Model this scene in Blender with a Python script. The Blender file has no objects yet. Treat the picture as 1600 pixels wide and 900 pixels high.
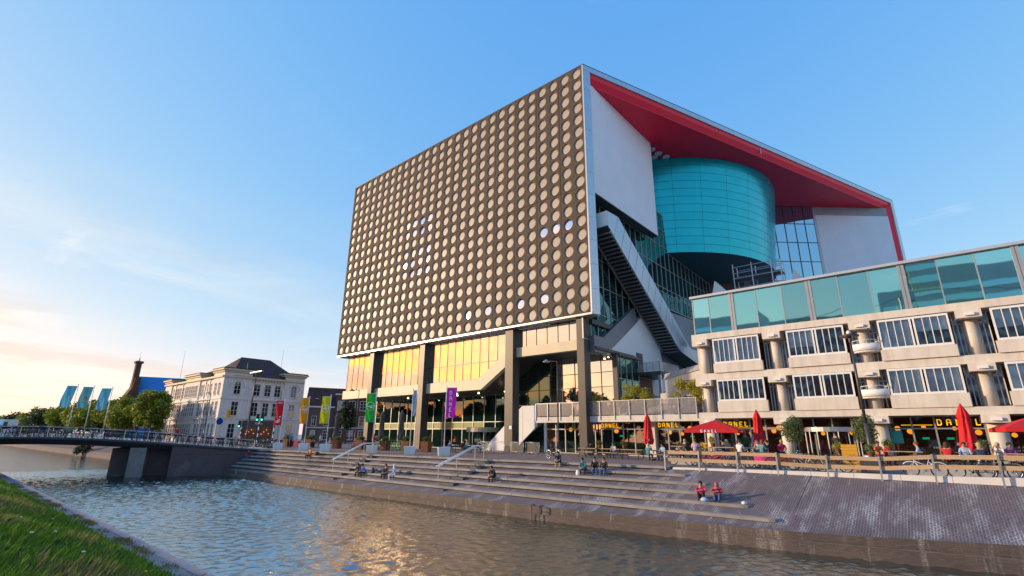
import bpy, bmesh, math, random
import numpy as np
from mathutils import Vector, Matrix
rnd = random.Random(7)
R_ = math.radians
SC = bpy.context.scene
COL = SC.collection

# ------------------------------------------------------------------ camera, sky, sun, exposure
cam_d = bpy.data.cameras.new("camera")
cam = bpy.data.objects.new("camera", cam_d)
COL.objects.link(cam)
cam_d.sensor_width = 36.0
cam_d.lens = 17.337
cam_d.clip_start = 0.1
cam_d.clip_end = 6000
CAM_R = ((0.75993736, 0.64994489, 0.00817607), (-0.18017713, 0.22272154, -0.95808732), (-0.62452495, 0.72661321, 0.28635962))
r0, r1, r2 = (Vector(v) for v in CAM_R)
cam.matrix_world = Matrix(((r0.x, -r1.x, -r2.x, 0), (r0.y, -r1.y, -r2.y, 0), (r0.z, -r1.z, -r2.z, 1.75), (0, 0, 0, 1)))
SC.camera = cam

SUN_AZ, SUN_EL = 215.0, 13.0          # degrees: counter-clockwise from +X, above the horizon
world = bpy.data.worlds.new("World")
SC.world = world
world.use_nodes = True
wn, wl = world.node_tree.nodes, world.node_tree.links
wn.clear()
w_out = wn.new("ShaderNodeOutputWorld")
w_bg = wn.new("ShaderNodeBackground")
w_sky = wn.new("ShaderNodeTexSky")
w_sky.sky_type = 'NISHITA'
w_sky.sun_disc = False
w_sky.sun_elevation = R_(SUN_EL)
w_sky.sun_rotation = R_(90.0 - SUN_AZ)
w_sky.air_density = 1.0
w_sky.dust_density = 0.5
w_sky.ozone_density = 3.0
w_bg.inputs["Strength"].default_value = 0.12
w_tc = wn.new("ShaderNodeTexCoord")
def wmath(op, a, b=None, clamp=False):
    n = wn.new("ShaderNodeMath"); n.operation = op; n.use_clamp = clamp
    for i, v in enumerate((a, b)):
        if v is None: continue
        if isinstance(v, (int, float)): n.inputs[i].default_value = v
        else: wl.new(v, n.inputs[i])
    return n.outputs[0]
w_sep = wn.new("ShaderNodeSeparateXYZ"); wl.new(w_tc.outputs["Generated"], w_sep.inputs[0])
zc = wmath('MAXIMUM', w_sep.outputs[2], 0.02)
den = wmath('ADD', zc, 0.10)
cu = wmath('DIVIDE', w_sep.outputs[0], den); cv = wmath('DIVIDE', w_sep.outputs[1], den)
w_cmb = wn.new("ShaderNodeCombineXYZ"); wl.new(cu, w_cmb.inputs[0]); wl.new(cv, w_cmb.inputs[1])
def cloud(scale, lo, hi, off, detail=7, stretch=(1, 1, 1), rot=0.0):
    mp = wn.new("ShaderNodeMapping"); mp.inputs["Location"].default_value = off; mp.inputs["Scale"].default_value = stretch
    mp.inputs["Rotation"].default_value = (0, 0, rot)
    wl.new(w_cmb.outputs[0], mp.inputs[0])
    nz = wn.new("ShaderNodeTexNoise"); nz.inputs["Scale"].default_value = scale; nz.inputs["Detail"].default_value = detail
    nz.inputs["Roughness"].default_value = 0.58; nz.inputs["Distortion"].default_value = 0.6
    wl.new(mp.outputs[0], nz.inputs["Vector"])
    mr = wn.new("ShaderNodeMapRange"); mr.inputs[1].default_value = lo; mr.inputs[2].default_value = hi; mr.clamp = True
    mr.interpolation_type = 'SMOOTHSTEP'
    wl.new(nz.outputs[0], mr.inputs[0])
    return mr.outputs[0]
# the evening sky as photographed: one tone curve per channel over the whole dome
w_sp = wn.new("ShaderNodeSeparateColor"); wl.new(w_sky.outputs[0], w_sp.inputs[0])
w_cc = wn.new("ShaderNodeCombineColor")
SKY_K = 1 / 0.12
for i, (p, k) in enumerate(((0.97, .30), (.49, .435), (.12, .82))):
    v = wmath('MULTIPLY', wmath('POWER', w_sp.outputs[i], p), k * SKY_K)
    if i: v = wmath('DIVIDE', v, wmath('ADD', wmath('MULTIPLY', wmath('MULTIPLY', w_sp.outputs[0], w_sp.outputs[0]), (.0008, .006)[i - 1]), 1.0))
    wl.new(v, w_cc.inputs[i])
SKY = w_cc.outputs[0]
w_mix = wn.new("ShaderNodeMix"); w_mix.data_type = 'RGBA'
wisps = cloud(1.15, 0.60, 0.82, (3.7, 1.2, 0), 8, (1.0, 2.2, 1), 0.7)
wisp_f = wmath('MULTIPLY', wisps, 0.7)
wl.new(wisp_f, w_mix.inputs[0]); wl.new(SKY, w_mix.inputs[6]); w_mix.inputs[7].default_value = (7.6, 7.8, 8.3, 1)
# long evening cloud banks low towards the sun, gold with grey undersides
band = cloud(0.62, 0.44, 0.60, (0.4, 5.1, 0), 7, (1.0, 0.62, 1), 0.6)
lowz = wn.new("ShaderNodeMapRange"); lowz.inputs[1].default_value = 0.42; lowz.inputs[2].default_value = 0.10; lowz.clamp = True
wl.new(w_sep.outputs[2], lowz.inputs[0])
sdot = wmath('ADD', wmath('MULTIPLY', w_sep.outputs[0], math.cos(R_(SUN_AZ))), wmath('MULTIPLY', w_sep.outputs[1], math.sin(R_(SUN_AZ))))
west = wmath('MULTIPLY', wmath('ADD', wmath('MULTIPLY', sdot, 1.25), -0.25, True), lowz.outputs[0], True)
bf = wmath('MULTIPLY', wmath('MULTIPLY', band, west), 0.85)
shade = cloud(1.5, 0.40, 0.64, (2.2, 0.3, 0), 5, (1.0, 0.7, 1), 0.6)
w_ccol = wn.new("ShaderNodeMix"); w_ccol.data_type = 'RGBA'; wl.new(shade, w_ccol.inputs[0])
w_ccol.inputs[6].default_value = (9.8, 9.1, 7.6, 1); w_ccol.inputs[7].default_value = (7.4, 6.3, 5.5, 1)
w_mix2 = wn.new("ShaderNodeMix"); w_mix2.data_type = 'RGBA'
wl.new(bf, w_mix2.inputs[0]); wl.new(w_mix.outputs[2], w_mix2.inputs[6]); wl.new(w_ccol.outputs[2], w_mix2.inputs[7])
wl.new(w_mix2.outputs[2], w_bg.inputs[0]); wl.new(w_bg.outputs[0], w_out.inputs[0])

sun_d = bpy.data.lights.new("sun", 'SUN')
sun_d.energy = 4.8
sun_d.angle = R_(2.0)
sun_d.color = (1.0, 0.76, 0.48)
sun = bpy.data.objects.new("sun", sun_d)
COL.objects.link(sun)
sd = Vector((math.cos(R_(SUN_AZ)) * math.cos(R_(SUN_EL)), math.sin(R_(SUN_AZ)) * math.cos(R_(SUN_EL)), math.sin(R_(SUN_EL))))
sun.rotation_euler = sd.to_track_quat('Z', 'Y').to_euler()

vs = SC.view_settings
vs.view_transform = 'Standard'; vs.look = 'None'; vs.exposure = 0.0; vs.gamma = 1.0; vs.use_curve_mapping = False

# ------------------------------------------------------------------ helpers
class MB:
    """collects vertices and faces, with a material index per face, into one mesh"""
    def __init__(s): s.v = []; s.f = []; s.m = []
    def face(s, pts, m=0):
        n = len(s.v); s.v += [tuple(p) for p in pts]; s.f.append(tuple(range(n, n + len(pts)))); s.m.append(m); return s
    def grid(s, rows, m=0, close=False):
        n = len(s.v); c = len(rows[0])
        for r in rows: s.v += [tuple(p) for p in r]
        for i in range(len(rows) - 1):
            for j in range(c if close else c - 1):
                k = (j + 1) % c
                s.f.append((n + i * c + j, n + i * c + k, n + (i + 1) * c + k, n + (i + 1) * c + j)); s.m.append(m)
        return s
    def box(s, x0, x1, y0, y1, z0, z1, m=0):
        n = len(s.v)
        s.v += [(x0, y0, z0), (x1, y0, z0), (x1, y1, z0), (x0, y1, z0), (x0, y0, z1), (x1, y0, z1), (x1, y1, z1), (x0, y1, z1)]
        for q in ((0, 3, 2, 1), (4, 5, 6, 7), (0, 1, 5, 4), (1, 2, 6, 5), (2, 3, 7, 6), (3, 0, 4, 7)):
            s.f.append(tuple(n + i for i in q)); s.m.append(m)
        return s
    def prism(s, poly, a, b, axis='z', m=0):
        """extrude a 2D polygon along an axis: axis z -> (x,y), y -> (x,z), x -> (y,z)"""
        def P(p, t): return (p[0], p[1], t) if axis == 'z' else ((p[0], t, p[1]) if axis == 'y' else (t, p[0], p[1]))
        n = len(s.v); k = len(poly)
        s.v += [P(p, a) for p in poly] + [P(p, b) for p in poly]
        s.f.append(tuple(range(n, n + k))); s.f.append(tuple(range(n + 2 * k - 1, n + k - 1, -1))); s.m += [m, m]
        for i in range(k):
            j = (i + 1) % k; s.f.append((n + i, n + j, n + k + j, n + k + i)); s.m.append(m)
        return s
    def tube(s, p, q, r, n=8, m=0, r2=None, caps=True):
        p, q = Vector(p), Vector(q); d = q - p
        if d.length < 1e-6: return s
        a = d.orthogonal().normalized(); b = d.normalized().cross(a); r2 = r if r2 is None else r2
        k = len(s.v)
        for i in range(n):
            t = 2 * math.pi * i / n; s.v.append(tuple(p + (a * math.cos(t) + b * math.sin(t)) * r))
        for i in range(n):
            t = 2 * math.pi * i / n; s.v.append(tuple(q + (a * math.cos(t) + b * math.sin(t)) * r2))
        for i in range(n):
            j = (i + 1) % n; s.f.append((k + i, k + j, k + n + j, k + n + i)); s.m.append(m)
        if caps:
            s.f.append(tuple(range(k + n - 1, k - 1, -1))); s.f.append(tuple(range(k + n, k + 2 * n))); s.m += [m, m]
        return s
    def path(s, pts, r, n=6, m=0):
        for a, b in zip(pts[:-1], pts[1:]): s.tube(a, b, r, n, m)
        return s
    def bar(s, p, q, w, h, m=0, up=(0, 0, 1)):
        p, q = Vector(p), Vector(q); d = (q - p).normalized(); u = Vector(up)
        sx = d.cross(u).normalized() * w / 2; uz = sx.cross(d).normalized() * h / 2
        n = len(s.v)
        for c in (p, q): s.v += [tuple(c - sx - uz), tuple(c + sx - uz), tuple(c + sx + uz), tuple(c - sx + uz)]
        for f in ((0, 1, 2, 3), (7, 6, 5, 4), (0, 4, 5, 1), (1, 5, 6, 2), (2, 6, 7, 3), (3, 7, 4, 0)):
            s.f.append(tuple(n + i for i in f)); s.m.append(m)
        return s
    def lathe(s, c, prof, n=16, m=0, sx=1, sy=1, cap=True):
        rows = [[(c[0] + r * sx * math.cos(2 * math.pi * i / n), c[1] + r * sy * math.sin(2 * math.pi * i / n), c[2] + z) for i in range(n)] for r, z in prof]
        k = len(s.v); s.grid(rows, m, True)
        if cap:
            s.f.append(tuple(range(k + n - 1, k - 1, -1))); L = k + n * (len(prof) - 1)
            s.f.append(tuple(range(L, L + n))); s.m += [m, m]
        return s
    def ball(s, c, r, m=0, n=8, k=5, sx=1, sy=1, sz=1):
        return s.lathe(c, [(r * math.sin(math.pi * (i + .08) / (k + .16)) , -r * sz * math.cos(math.pi * (i + .08) / (k + .16))) for i in range(k + 1)], n, m, sx, sy)
    def torus(s, c, R, r, n=20, k=6, m=0, axis='y'):
        rows = []
        for i in range(n + 1):
            t = 2 * math.pi * i / n; row = []
            for j in range(k):
                u = 2 * math.pi * j / k; a = (R + r * math.cos(u)); b = r * math.sin(u)
                x, z = a * math.cos(t), a * math.sin(t)
                row.append((c[0] + x, c[1] + b, c[2] + z) if axis == 'y' else ((c[0] + x, c[1] + z, c[2] + b) if axis == 'z' else (c[0] + b, c[1] + x, c[2] + z)))
            rows.append(row)
        return s.grid(rows, m, True)
    def xf(s, M, start=0):
        for i in range(start, len(s.v)): s.v[i] = tuple(M @ Vector(s.v[i]))
        return s
    def shift(s, dx, dy, dz):
        s.v = [(x - dx, y - dy, z - dz) for x, y, z in s.v]; return s
    def mesh(s, name, mats, smooth=False, fix=True):
        me = bpy.data.meshes.new(name)
        me.from_pydata(s.v, [], s.f)
        for mt in (mats if isinstance(mats, (list, tuple)) else [mats]): me.materials.append(mt)
        if any(s.m): me.polygons.foreach_set("material_index", s.m)
        if fix:
            bm = bmesh.new(); bm.from_mesh(me); bmesh.ops.recalc_face_normals(bm, faces=bm.faces); bm.to_mesh(me); bm.free()
        if smooth:
            me.polygons.foreach_set("use_smooth", [True] * len(me.polygons))
        me.update()
        return me

def props(o, label=None, cat=None, group=None, kind=None):
    for k, v in (("label", label), ("category", cat), ("group", group), ("kind", kind)):
        if v: o[k] = v
    return o
def wloc(o):
    v = Vector((0, 0, 0))
    while o is not None: v = v + o.location; o = o.parent
    return v
def empty(name, loc=(0, 0, 0), rz=0.0, label=None, cat=None, group=None):
    o = bpy.data.objects.new(name, None); COL.objects.link(o); o.location = loc; o.rotation_euler = (0, 0, rz)
    o.empty_display_size = 0.2
    return props(o, label, cat, group)
def link(name, me, parent=None, loc=(0, 0, 0), rot=(0, 0, 0)):
    o = bpy.data.objects.new(name, me); COL.objects.link(o); o.location = loc; o.rotation_euler = rot
    if parent is not None: o.parent = parent
    return o
def build(name, mb, mats, parent=None, smooth=False, local=False, fix=True):
    """links the mesh as ONE object; world coordinates are made relative to the (unrotated) parent unless local"""
    if parent is not None and not local:
        w = wloc(parent); mb.shift(w.x, w.y, w.z)
    return link(name, mb.mesh(name, mats, smooth, fix), parent)
def kids(o): return CH.get(o.name, [])
CH = {}
def index_children():
    CH.clear()
    for o in bpy.data.objects:
        if o.parent is not None: CH.setdefault(o.parent.name, []).append(o)
def copy_tree(o, parent=None):
    c = o.copy(); COL.objects.link(c)
    if parent is not None: c.parent = parent
    for ch in kids(o): copy_tree(ch, c)
    return c
def place(o, loc, rz=None, label=None, group=None, s=None):
    o.location = loc
    if rz is not None: o.rotation_euler = (0, 0, rz)
    if s: o.scale = (s, s, s)
    if label: o['label'] = label
    if group: o['group'] = group
    return o

# ------------------------------------------------------------------ materials
def new_mat(name):
    m = bpy.data.materials.new(name); m.use_nodes = True
    nt = m.node_tree; b = nt.nodes["Principled BSDF"]
    return m, nt, b
def setp(b, **kw):
    for k, v in kw.items():
        k = {"rough": "Roughness", "metal": "Metallic", "ior": "IOR", "spec": "Specular IOR Level", "coat": "Coat Weight", "trans": "Transmission Weight", "alpha": "Alpha"}[k]
        b.inputs[k].default_value = v
def noise(nt, scale, detail=4, coord="Object", stretch=None, rough=.55):
    tc = nt.nodes.new("ShaderNodeTexCoord"); n = nt.nodes.new("ShaderNodeTexNoise")
    n.inputs["Scale"].default_value = scale; n.inputs["Detail"].default_value = detail; n.inputs["Roughness"].default_value = rough
    if stretch:
        mp = nt.nodes.new("ShaderNodeMapping"); mp.inputs["Scale"].default_value = stretch
        nt.links.new(tc.outputs[coord], mp.inputs[0]); nt.links.new(mp.outputs[0], n.inputs["Vector"])
    else: nt.links.new(tc.outputs[coord], n.inputs["Vector"])
    return n.outputs[0]
def ramp(nt, src, stops):
    r = nt.nodes.new("ShaderNodeValToRGB"); e = r.color_ramp.elements
    while len(e) < len(stops): e.new(0.5)
    for i, (p, c) in enumerate(stops): e[i].position = p; e[i].color = (*c, 1)
    nt.links.new(src, r.inputs[0]); return r.outputs[0]
def mixc(nt, fac, a, b, mode='MIX'):
    n = nt.nodes.new("ShaderNodeMix"); n.data_type = 'RGBA'; n.blend_type = mode
    for i, v in ((0, fac), (6, a), (7, b)):
        if isinstance(v, (int, float)): n.inputs[i].default_value = v
        elif isinstance(v, tuple): n.inputs[i].default_value = (*v, 1)
        else: nt.links.new(v, n.inputs[i])
    return n.outputs[2]
def bump(nt, b, src, strength, dist=0.02):
    n = nt.nodes.new("ShaderNodeBump"); n.inputs["Strength"].default_value = strength; n.inputs["Distance"].default_value = dist
    nt.links.new(src, n.inputs["Height"]); nt.links.new(n.outputs[0], b.inputs["Normal"])
def mat(name, col, rough=.6, var=.18, scale=2.5, bmp=0.0, bscale=30, metal=0.0, coord="Object", stretch=None, rand=0.0, streak=0.0, **kw):
    m, nt, b = new_mat(name); setp(b, rough=rough, metal=metal, **kw)
    dark = tuple(c * (1 - var) for c in col); lite = tuple(min(1, c * (1 + var)) for c in col)
    c = ramp(nt, noise(nt, scale, 5, coord, stretch), [(.3, dark), (.7, lite)])
    if rand:
        oi = nt.nodes.new("ShaderNodeObjectInfo"); hv = nt.nodes.new("ShaderNodeHueSaturation")
        mr = nt.nodes.new("ShaderNodeMapRange"); mr.inputs[3].default_value = 1 - rand; mr.inputs[4].default_value = 1 + rand
        nt.links.new(oi.outputs["Random"], mr.inputs[0]); nt.links.new(mr.outputs[0], hv.inputs["Value"]); nt.links.new(c, hv.inputs["Color"]); c = hv.outputs[0]
    nt.links.new(c, b.inputs["Base Color"])
    if bmp: bump(nt, b, noise(nt, bscale, 4, coord, stretch), bmp)
    if streak:
        st = ramp(nt, noise(nt, 1.0, 6, coord, (2.2, 2.2, .16), .65), [(.42, (1, 1, 1)), (.72, tuple(1 - streak * q for q in (.9, 1, 1.1)))])
        nt.links.new(mixc(nt, 1.0, c, st, 'MULTIPLY'), b.inputs["Base Color"])
    return m
def emit(name, col, strength):
    m, nt, b = new_mat(name); b.inputs["Base Color"].default_value = (*col, 1)
    b.inputs["Emission Color"].default_value = (*col, 1); b.inputs["Emission Strength"].default_value = strength; return m
def brick_mat(name, c1, c2, mortar, sx, sy, axes="xz", bmp=.5, rough=.8, stain=None, mort=.012, offset=.5):
    """bricks laid in the plane given by axes of the object coordinates; sx, sy are the brick size in metres"""
    m, nt, b = new_mat(name); setp(b, rough=rough)
    tc = nt.nodes.new("ShaderNodeTexCoord"); sep = nt.nodes.new("ShaderNodeSeparateXYZ"); cm = nt.nodes.new("ShaderNodeCombineXYZ")
    nt.links.new(tc.outputs["Object"], sep.inputs[0])
    for i, a in enumerate(axes): nt.links.new(sep.outputs["xyz".index(a)], cm.inputs[i])
    bk = nt.nodes.new("ShaderNodeTexBrick"); bk.offset = offset
    bk.inputs["Scale"].default_value = 1.0; bk.inputs["Brick Width"].default_value = sx; bk.inputs["Row Height"].default_value = sy
    bk.inputs["Mortar Size"].default_value = mort; bk.inputs["Mortar Smooth"].default_value = .3; bk.inputs["Bias"].default_value = 0
    bk.inputs["Color1"].default_value = (*c1, 1); bk.inputs["Color2"].default_value = (*c2, 1); bk.inputs["Mortar"].default_value = (*mortar, 1)
    nt.links.new(cm.outputs[0], bk.inputs["Vector"])
    c = mixc(nt, .35, bk.outputs["Color"], ramp(nt, noise(nt, .7, 6), [(.3, (.55, .55, .55)), (.7, (1.25, 1.25, 1.25))]), 'MULTIPLY')
    if stain:
        s = ramp(nt, noise(nt, stain[1], 7, "Object", stain[2], .68), [(stain[3], (0, 0, 0)), (stain[3] + .14, (1, 1, 1))])
        fine = ramp(nt, noise(nt, 14, 4), [(.38, (.15, .15, .15)), (.62, (1, 1, 1))])
        s = mixc(nt, 1.0, s, fine, 'MULTIPLY')
        s2 = mixc(nt, 1.0, s, ramp(nt, bk.outputs["Fac"], [(0, (.26, .26, .26)), (1, (.95, .95, .95))]), 'MULTIPLY')   # the bloom sits in the joints first
        c = mixc(nt, s2, c, stain[0])
    nt.links.new(c, b.inputs["Base Color"]); bump(nt, b, bk.outputs["Fac"], -bmp, .02)
    return m
def glass_mat(name, tint, refl=.35, rough=.02, inner=None, wave=.0, through=0.0):
    """coated glazing: a mirror-like coat over a dark tinted pane; with 'through' part of the light passes"""
    m, nt, b = new_mat(name); nt.nodes.remove(b); out = nt.nodes["Material Output"]
    gl = nt.nodes.new("ShaderNodeBsdfGlossy"); gl.inputs["Roughness"].default_value = rough; gl.inputs["Color"].default_value = (*tint, 1)
    df = nt.nodes.new("ShaderNodeBsdfDiffuse"); df.inputs["Color"].default_value = (*(inner or (.01, .02, .02)), 1)
    base = df.outputs[0]
    if through:
        tr = nt.nodes.new("ShaderNodeBsdfTransparent"); tr.inputs["Color"].default_value = (*tuple(.5 + .5 * t for t in tint), 1)
        mx = nt.nodes.new("ShaderNodeMixShader"); mx.inputs[0].default_value = through
        nt.links.new(df.outputs[0], mx.inputs[1]); nt.links.new(tr.outputs[0], mx.inputs[2]); base = mx.outputs[0]
    fr = nt.nodes.new("ShaderNodeLayerWeight"); fr.inputs["Blend"].default_value = .35
    mr = nt.nodes.new("ShaderNodeMapRange"); mr.inputs[3].default_value = refl; mr.inputs[4].default_value = 1.0
    nt.links.new(fr.outputs["Fresnel"], mr.inputs[0])
    ms = nt.nodes.new("ShaderNodeMixShader"); nt.links.new(mr.outputs[0], ms.inputs[0])
    nt.links.new(base, ms.inputs[1]); nt.links.new(gl.outputs[0], ms.inputs[2]); nt.links.new(ms.outputs[0], out.inputs[0])
    if wave:
        n = nt.nodes.new("ShaderNodeBump"); n.inputs["Strength"].default_value = wave; n.inputs["Distance"].default_value = .05
        nt.links.new(noise(nt, .35, 2), n.inputs["Height"]); nt.links.new(n.outputs[0], gl.inputs["Normal"])
    return m

M = {}
M['bronze'] = mat('bronze_cladding', (.092, .073, .057), .7, .10, 1.2, metal=.0, rand=.07, spec=.15)
M['hole_ring'] = mat('disc_hole_lining', (.34, .33, .34), .5, .08, 2)
M['disc'] = mat('cream_disc', (.42, .365, .295), .5, .05, 3, rand=.05)
M['disc_glass'] = glass_mat('disc_glazing', (.92, .94, 1.0), .8, .03, (.3, .32, .36))
M['edge_metal'] = mat('pale_edge_metal', (.62, .60, .60), .3, .05, 2, metal=.5)
M['alu'] = mat('aluminium_cladding', (.50, .53, .58), .32, .06, .8, metal=.75, rand=.04)
M['red'] = mat('red_soffit_paint', (.95, .006, .045), .45, .06, .6)
M['plaster'] = mat('white_plaster', (.80, .80, .84), .7, .035, .35, .08, 60, streak=.045)
M['teal'] = mat('teal_panel', (.0, .46, .55), .24, .05, .5, metal=.5, rand=.025)
M['teal_dark'] = mat('dark_teal_soffit', (.012, .055, .07), .6, .1, 1)
M['steel_dark'] = mat('dark_grey_steel', (.085, .08, .085), .45, .12, 2, metal=.4)
M['steel_mid'] = mat('mid_grey_cladding', (.20, .21, .24), .45, .10, 1.0, metal=.4)
M['column'] = mat('brown_grey_column_cladding', (.078, .066, .062), .45, .08, 1.2, metal=.3)
M['frame'] = mat('grey_window_frame', (.42, .42, .42), .4, .06, 3, metal=.5)
M['frame_dark'] = mat('dark_window_frame', (.055, .06, .065), .4, .1, 3, metal=.4)
M['band'] = mat('sand_coloured_band', (.62, .52, .36), .5, .05, .8)
M['glass_gold'] = glass_mat('warm_mirror_glazing', (1.0, .95, .80), .72, .02, (.05, .05, .04), .12)
M['glass_green'] = glass_mat('dark_green_glazing', (.50, .85, .76), .12, .02, (.006, .02, .018), .1)
M['glass_blue'] = glass_mat('blue_mirror_glazing', (.55, .82, .98), .62, .02, (.01, .03, .05), .1)
M['glass_teal'] = glass_mat('pale_teal_glazing', (.48, .86, .74), .66, .02, (.03, .09, .085), .06)
M['glass_teal_b'] = glass_mat('pale_teal_glazing_open', (.50, .84, .76), .50, .02, (.02, .07, .07), .08, .5)
M['glass_teal_c'] = glass_mat('pale_teal_glazing_clear', (.52, .88, .80), .76, .02, (.03, .09, .085), .06)
M['glass_shop'] = glass_mat('shop_glazing', (.8, .93, .92), .16, .02, (.01, .02, .02), .05, .88)
M['glass_win'] = glass_mat('office_glazing', (.9, .94, .98), .12, .03, (.01, .012, .014), .1, .90)
M['glass_rail'] = glass_mat('balustrade_glass', (.9, .85, .85), .08, .25, (.50, .46, .44), 0, .68)
M['glass_old'] = glass_mat('old_window_glass', (.7, .75, .8), .14, .04, (.025, .025, .03), .3)
M['green_panel'] = mat('olive_spandrel_panel', (.22, .26, .05), .35, .12, 1)
M['concrete'] = mat('pale_concrete', (.69, .625, .555), .75, .08, .8, .15, 25, streak=.22)
M['concrete_grey'] = mat('grey_concrete', (.36, .35, .35), .8, .14, .6, .25, 18)
M['step'] = mat('worn_step_concrete', (.29, .255, .235), .8, .25, .9, .3, 22, rand=.10)
M['step_shaded'] = mat('shaded_half_step', (.07, .065, .08), .7, .2, 2, .2, 20)  # shadow on the sides of the half-height blocks, put into their whole colour
M['kerb'] = mat('white_kerb_stone', (.66, .62, .60), .75, .1, 1.2, .2, 20)
M['white'] = mat('white_painted_metal', (.78, .78, .78), .4, .05, 2)
M['blind'] = mat('pale_window_blind', (.74, .80, .86), .8, .05, 4, rand=.12)
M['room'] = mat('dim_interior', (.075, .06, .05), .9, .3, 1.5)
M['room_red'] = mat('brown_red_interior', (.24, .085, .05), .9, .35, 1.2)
M['wood'] = mat('weathered_pine', (.47, .31, .18), .7, .2, 3.0, .2, 20, stretch=(.6, 6, 6), rand=.12)
M['wood_dark'] = mat('dark_stained_timber', (.10, .045, .02), .6, .3, 2.0, .2, 14, stretch=(6, 6, .6))
M['wood_orange'] = mat('orange_painted_board', (.75, .36, .03), .6, .12, 3, stretch=(1, 1, 8))
M['corten'] = mat('rusted_planter_steel', (.24, .085, .035), .8, .3, 2.5, .2, 30)
M['black'] = mat('black_metal', (.025, .025, .028), .45, .2, 3, metal=.3)
M['rubber'] = mat('black_rubber', (.02, .02, .02), .8, .2, 5)
M['chrome'] = mat('bright_steel', (.62, .62, .64), .22, .05, 3, metal=.9)
M['galv'] = mat('galvanised_steel', (.48, .48, .50), .42, .1, 5, metal=.7)
M['cream_metal'] = mat('cream_painted_post', (.62, .52, .36), .5, .1, 4)
M['roof_tile'] = mat('dark_slate_roof', (.085, .052, .048), .75, .25, 1.0, .35, 9, spec=.1)
M['roof_red'] = mat('red_clay_roof', (.28, .08, .04), .7, .25, 2, .3, 10)
M['stucco_white'] = mat('white_stucco', (.72, .66, .62), .75, .08, .5, .08, 40, streak=.12)
M['cornice'] = mat('cream_cornice', (.62, .52, .36), .7, .08, 1.0)
M['soil'] = mat('planting_soil', (.05, .035, .025), .95, .3, 6)
M['lamp_warm'] = emit('warm_lamp_glow', (1.0, .34, .02), 1.5)
M['lamp_dim'] = emit('small_ceiling_light', (1.0, .72, .35), 9.0)
M['lamp_green'] = emit('green_signal_light', (.05, 1.0, .5), 3.0)
M['letter_yellow'] = emit('lit_yellow_letter', (1.0, .50, .01), .85)
M['letter_white'] = mat('white_print', (.82, .82, .82), .6, .02, 4)
M['umbrella_red'] = mat('red_canvas', (.62, .008, .012), .75, .12, 2.5, .1, 40)
M['poster_teal'] = mat('teal_poster', (.06, .45, .42), .6, .05, 4)
M['exit_green'] = emit('green_exit_sign', (.0, .5, .2), .8)
def leaf_mat(name, col, var=.35):
    m, nt, b = new_mat(name); setp(b, rough=.6)
    oi = nt.nodes.new("ShaderNodeNewGeometry")
    c = ramp(nt, oi.outputs["Random Per Island"], [(0, tuple(x * (1 - var) for x in col)), (.6, col), (1, tuple(min(1, x * (1 + var * 1.3)) for x in col))])
    nt.links.new(c, b.inputs["Base Color"])
    b.inputs["Subsurface Weight"].default_value = 0.0
    out = nt.nodes["Material Output"]; tl = nt.nodes.new("ShaderNodeBsdfTranslucent"); nt.links.new(c, tl.inputs[0])
    ms = nt.nodes.new("ShaderNodeMixShader"); ms.inputs[0].default_value = .35
    nt.links.new(b.outputs[0], ms.inputs[1]); nt.links.new(tl.outputs[0], ms.inputs[2]); nt.links.new(ms.outputs[0], out.inputs[0])
    return m
M['leaf'] = leaf_mat('linden_leaf', (.20, .24, .018))
M['leaf_dark'] = leaf_mat('dark_leaf', (.025, .05, .015))
M['leaf_olive'] = leaf_mat('olive_leaf', (.15, .19, .075))
M['leaf_yellow'] = leaf_mat('golden_shrub_leaf', (.40, .36, .03), .45)
M['leaf_box'] = leaf_mat('box_leaf', (.11, .17, .02))
M['grass'] = leaf_mat('grass_blade', (.15, .26, .020), .5)
M['grass_dry'] = leaf_mat('dry_grass_blade', (.24, .20, .08), .4)
M['weed'] = leaf_mat('weed_leaf', (.035, .11, .03), .4)
M['bark'] = mat('tree_bark', (.09, .06, .04), .9, .3, 3, .5, 12)
# ------------------------------------------------------------------ the setting: water, quay, steps, plaza, banks
def lerp(a, b, t): return a + (b - a) * t
def pl(pts, x):
    """piecewise linear table"""
    if x <= pts[0][0]: return pts[0][1]
    for (a, u), (b, v) in zip(pts[:-1], pts[1:]):
        if x <= b: return lerp(u, v, (x - a) / (b - a))
    return pts[-1][1]
WATER = -2.7
FOOT = [(-66, 23.2), (-40, 23.2), (-18, 23.5), (-5.8, 24.4), (1.0, 25.8), (9, 27.8)]
QTOP = [(-60, -2.02), (-15, -2.0), (-5, -1.92), (2, -1.72), (9, -1.6)]
NT = 6; RISE = 0.33
STEP_R = [-13.5, -12.0, -10.5, -9.1, -7.8, -6.4]
STEP_L = -60.4
def step_y(i, x): return lerp(26.0 - .45 * i, 30.45 - 1.08 * i, (x + 60.0) / 46.5)
def step_z(i): return -RISE * i

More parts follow.
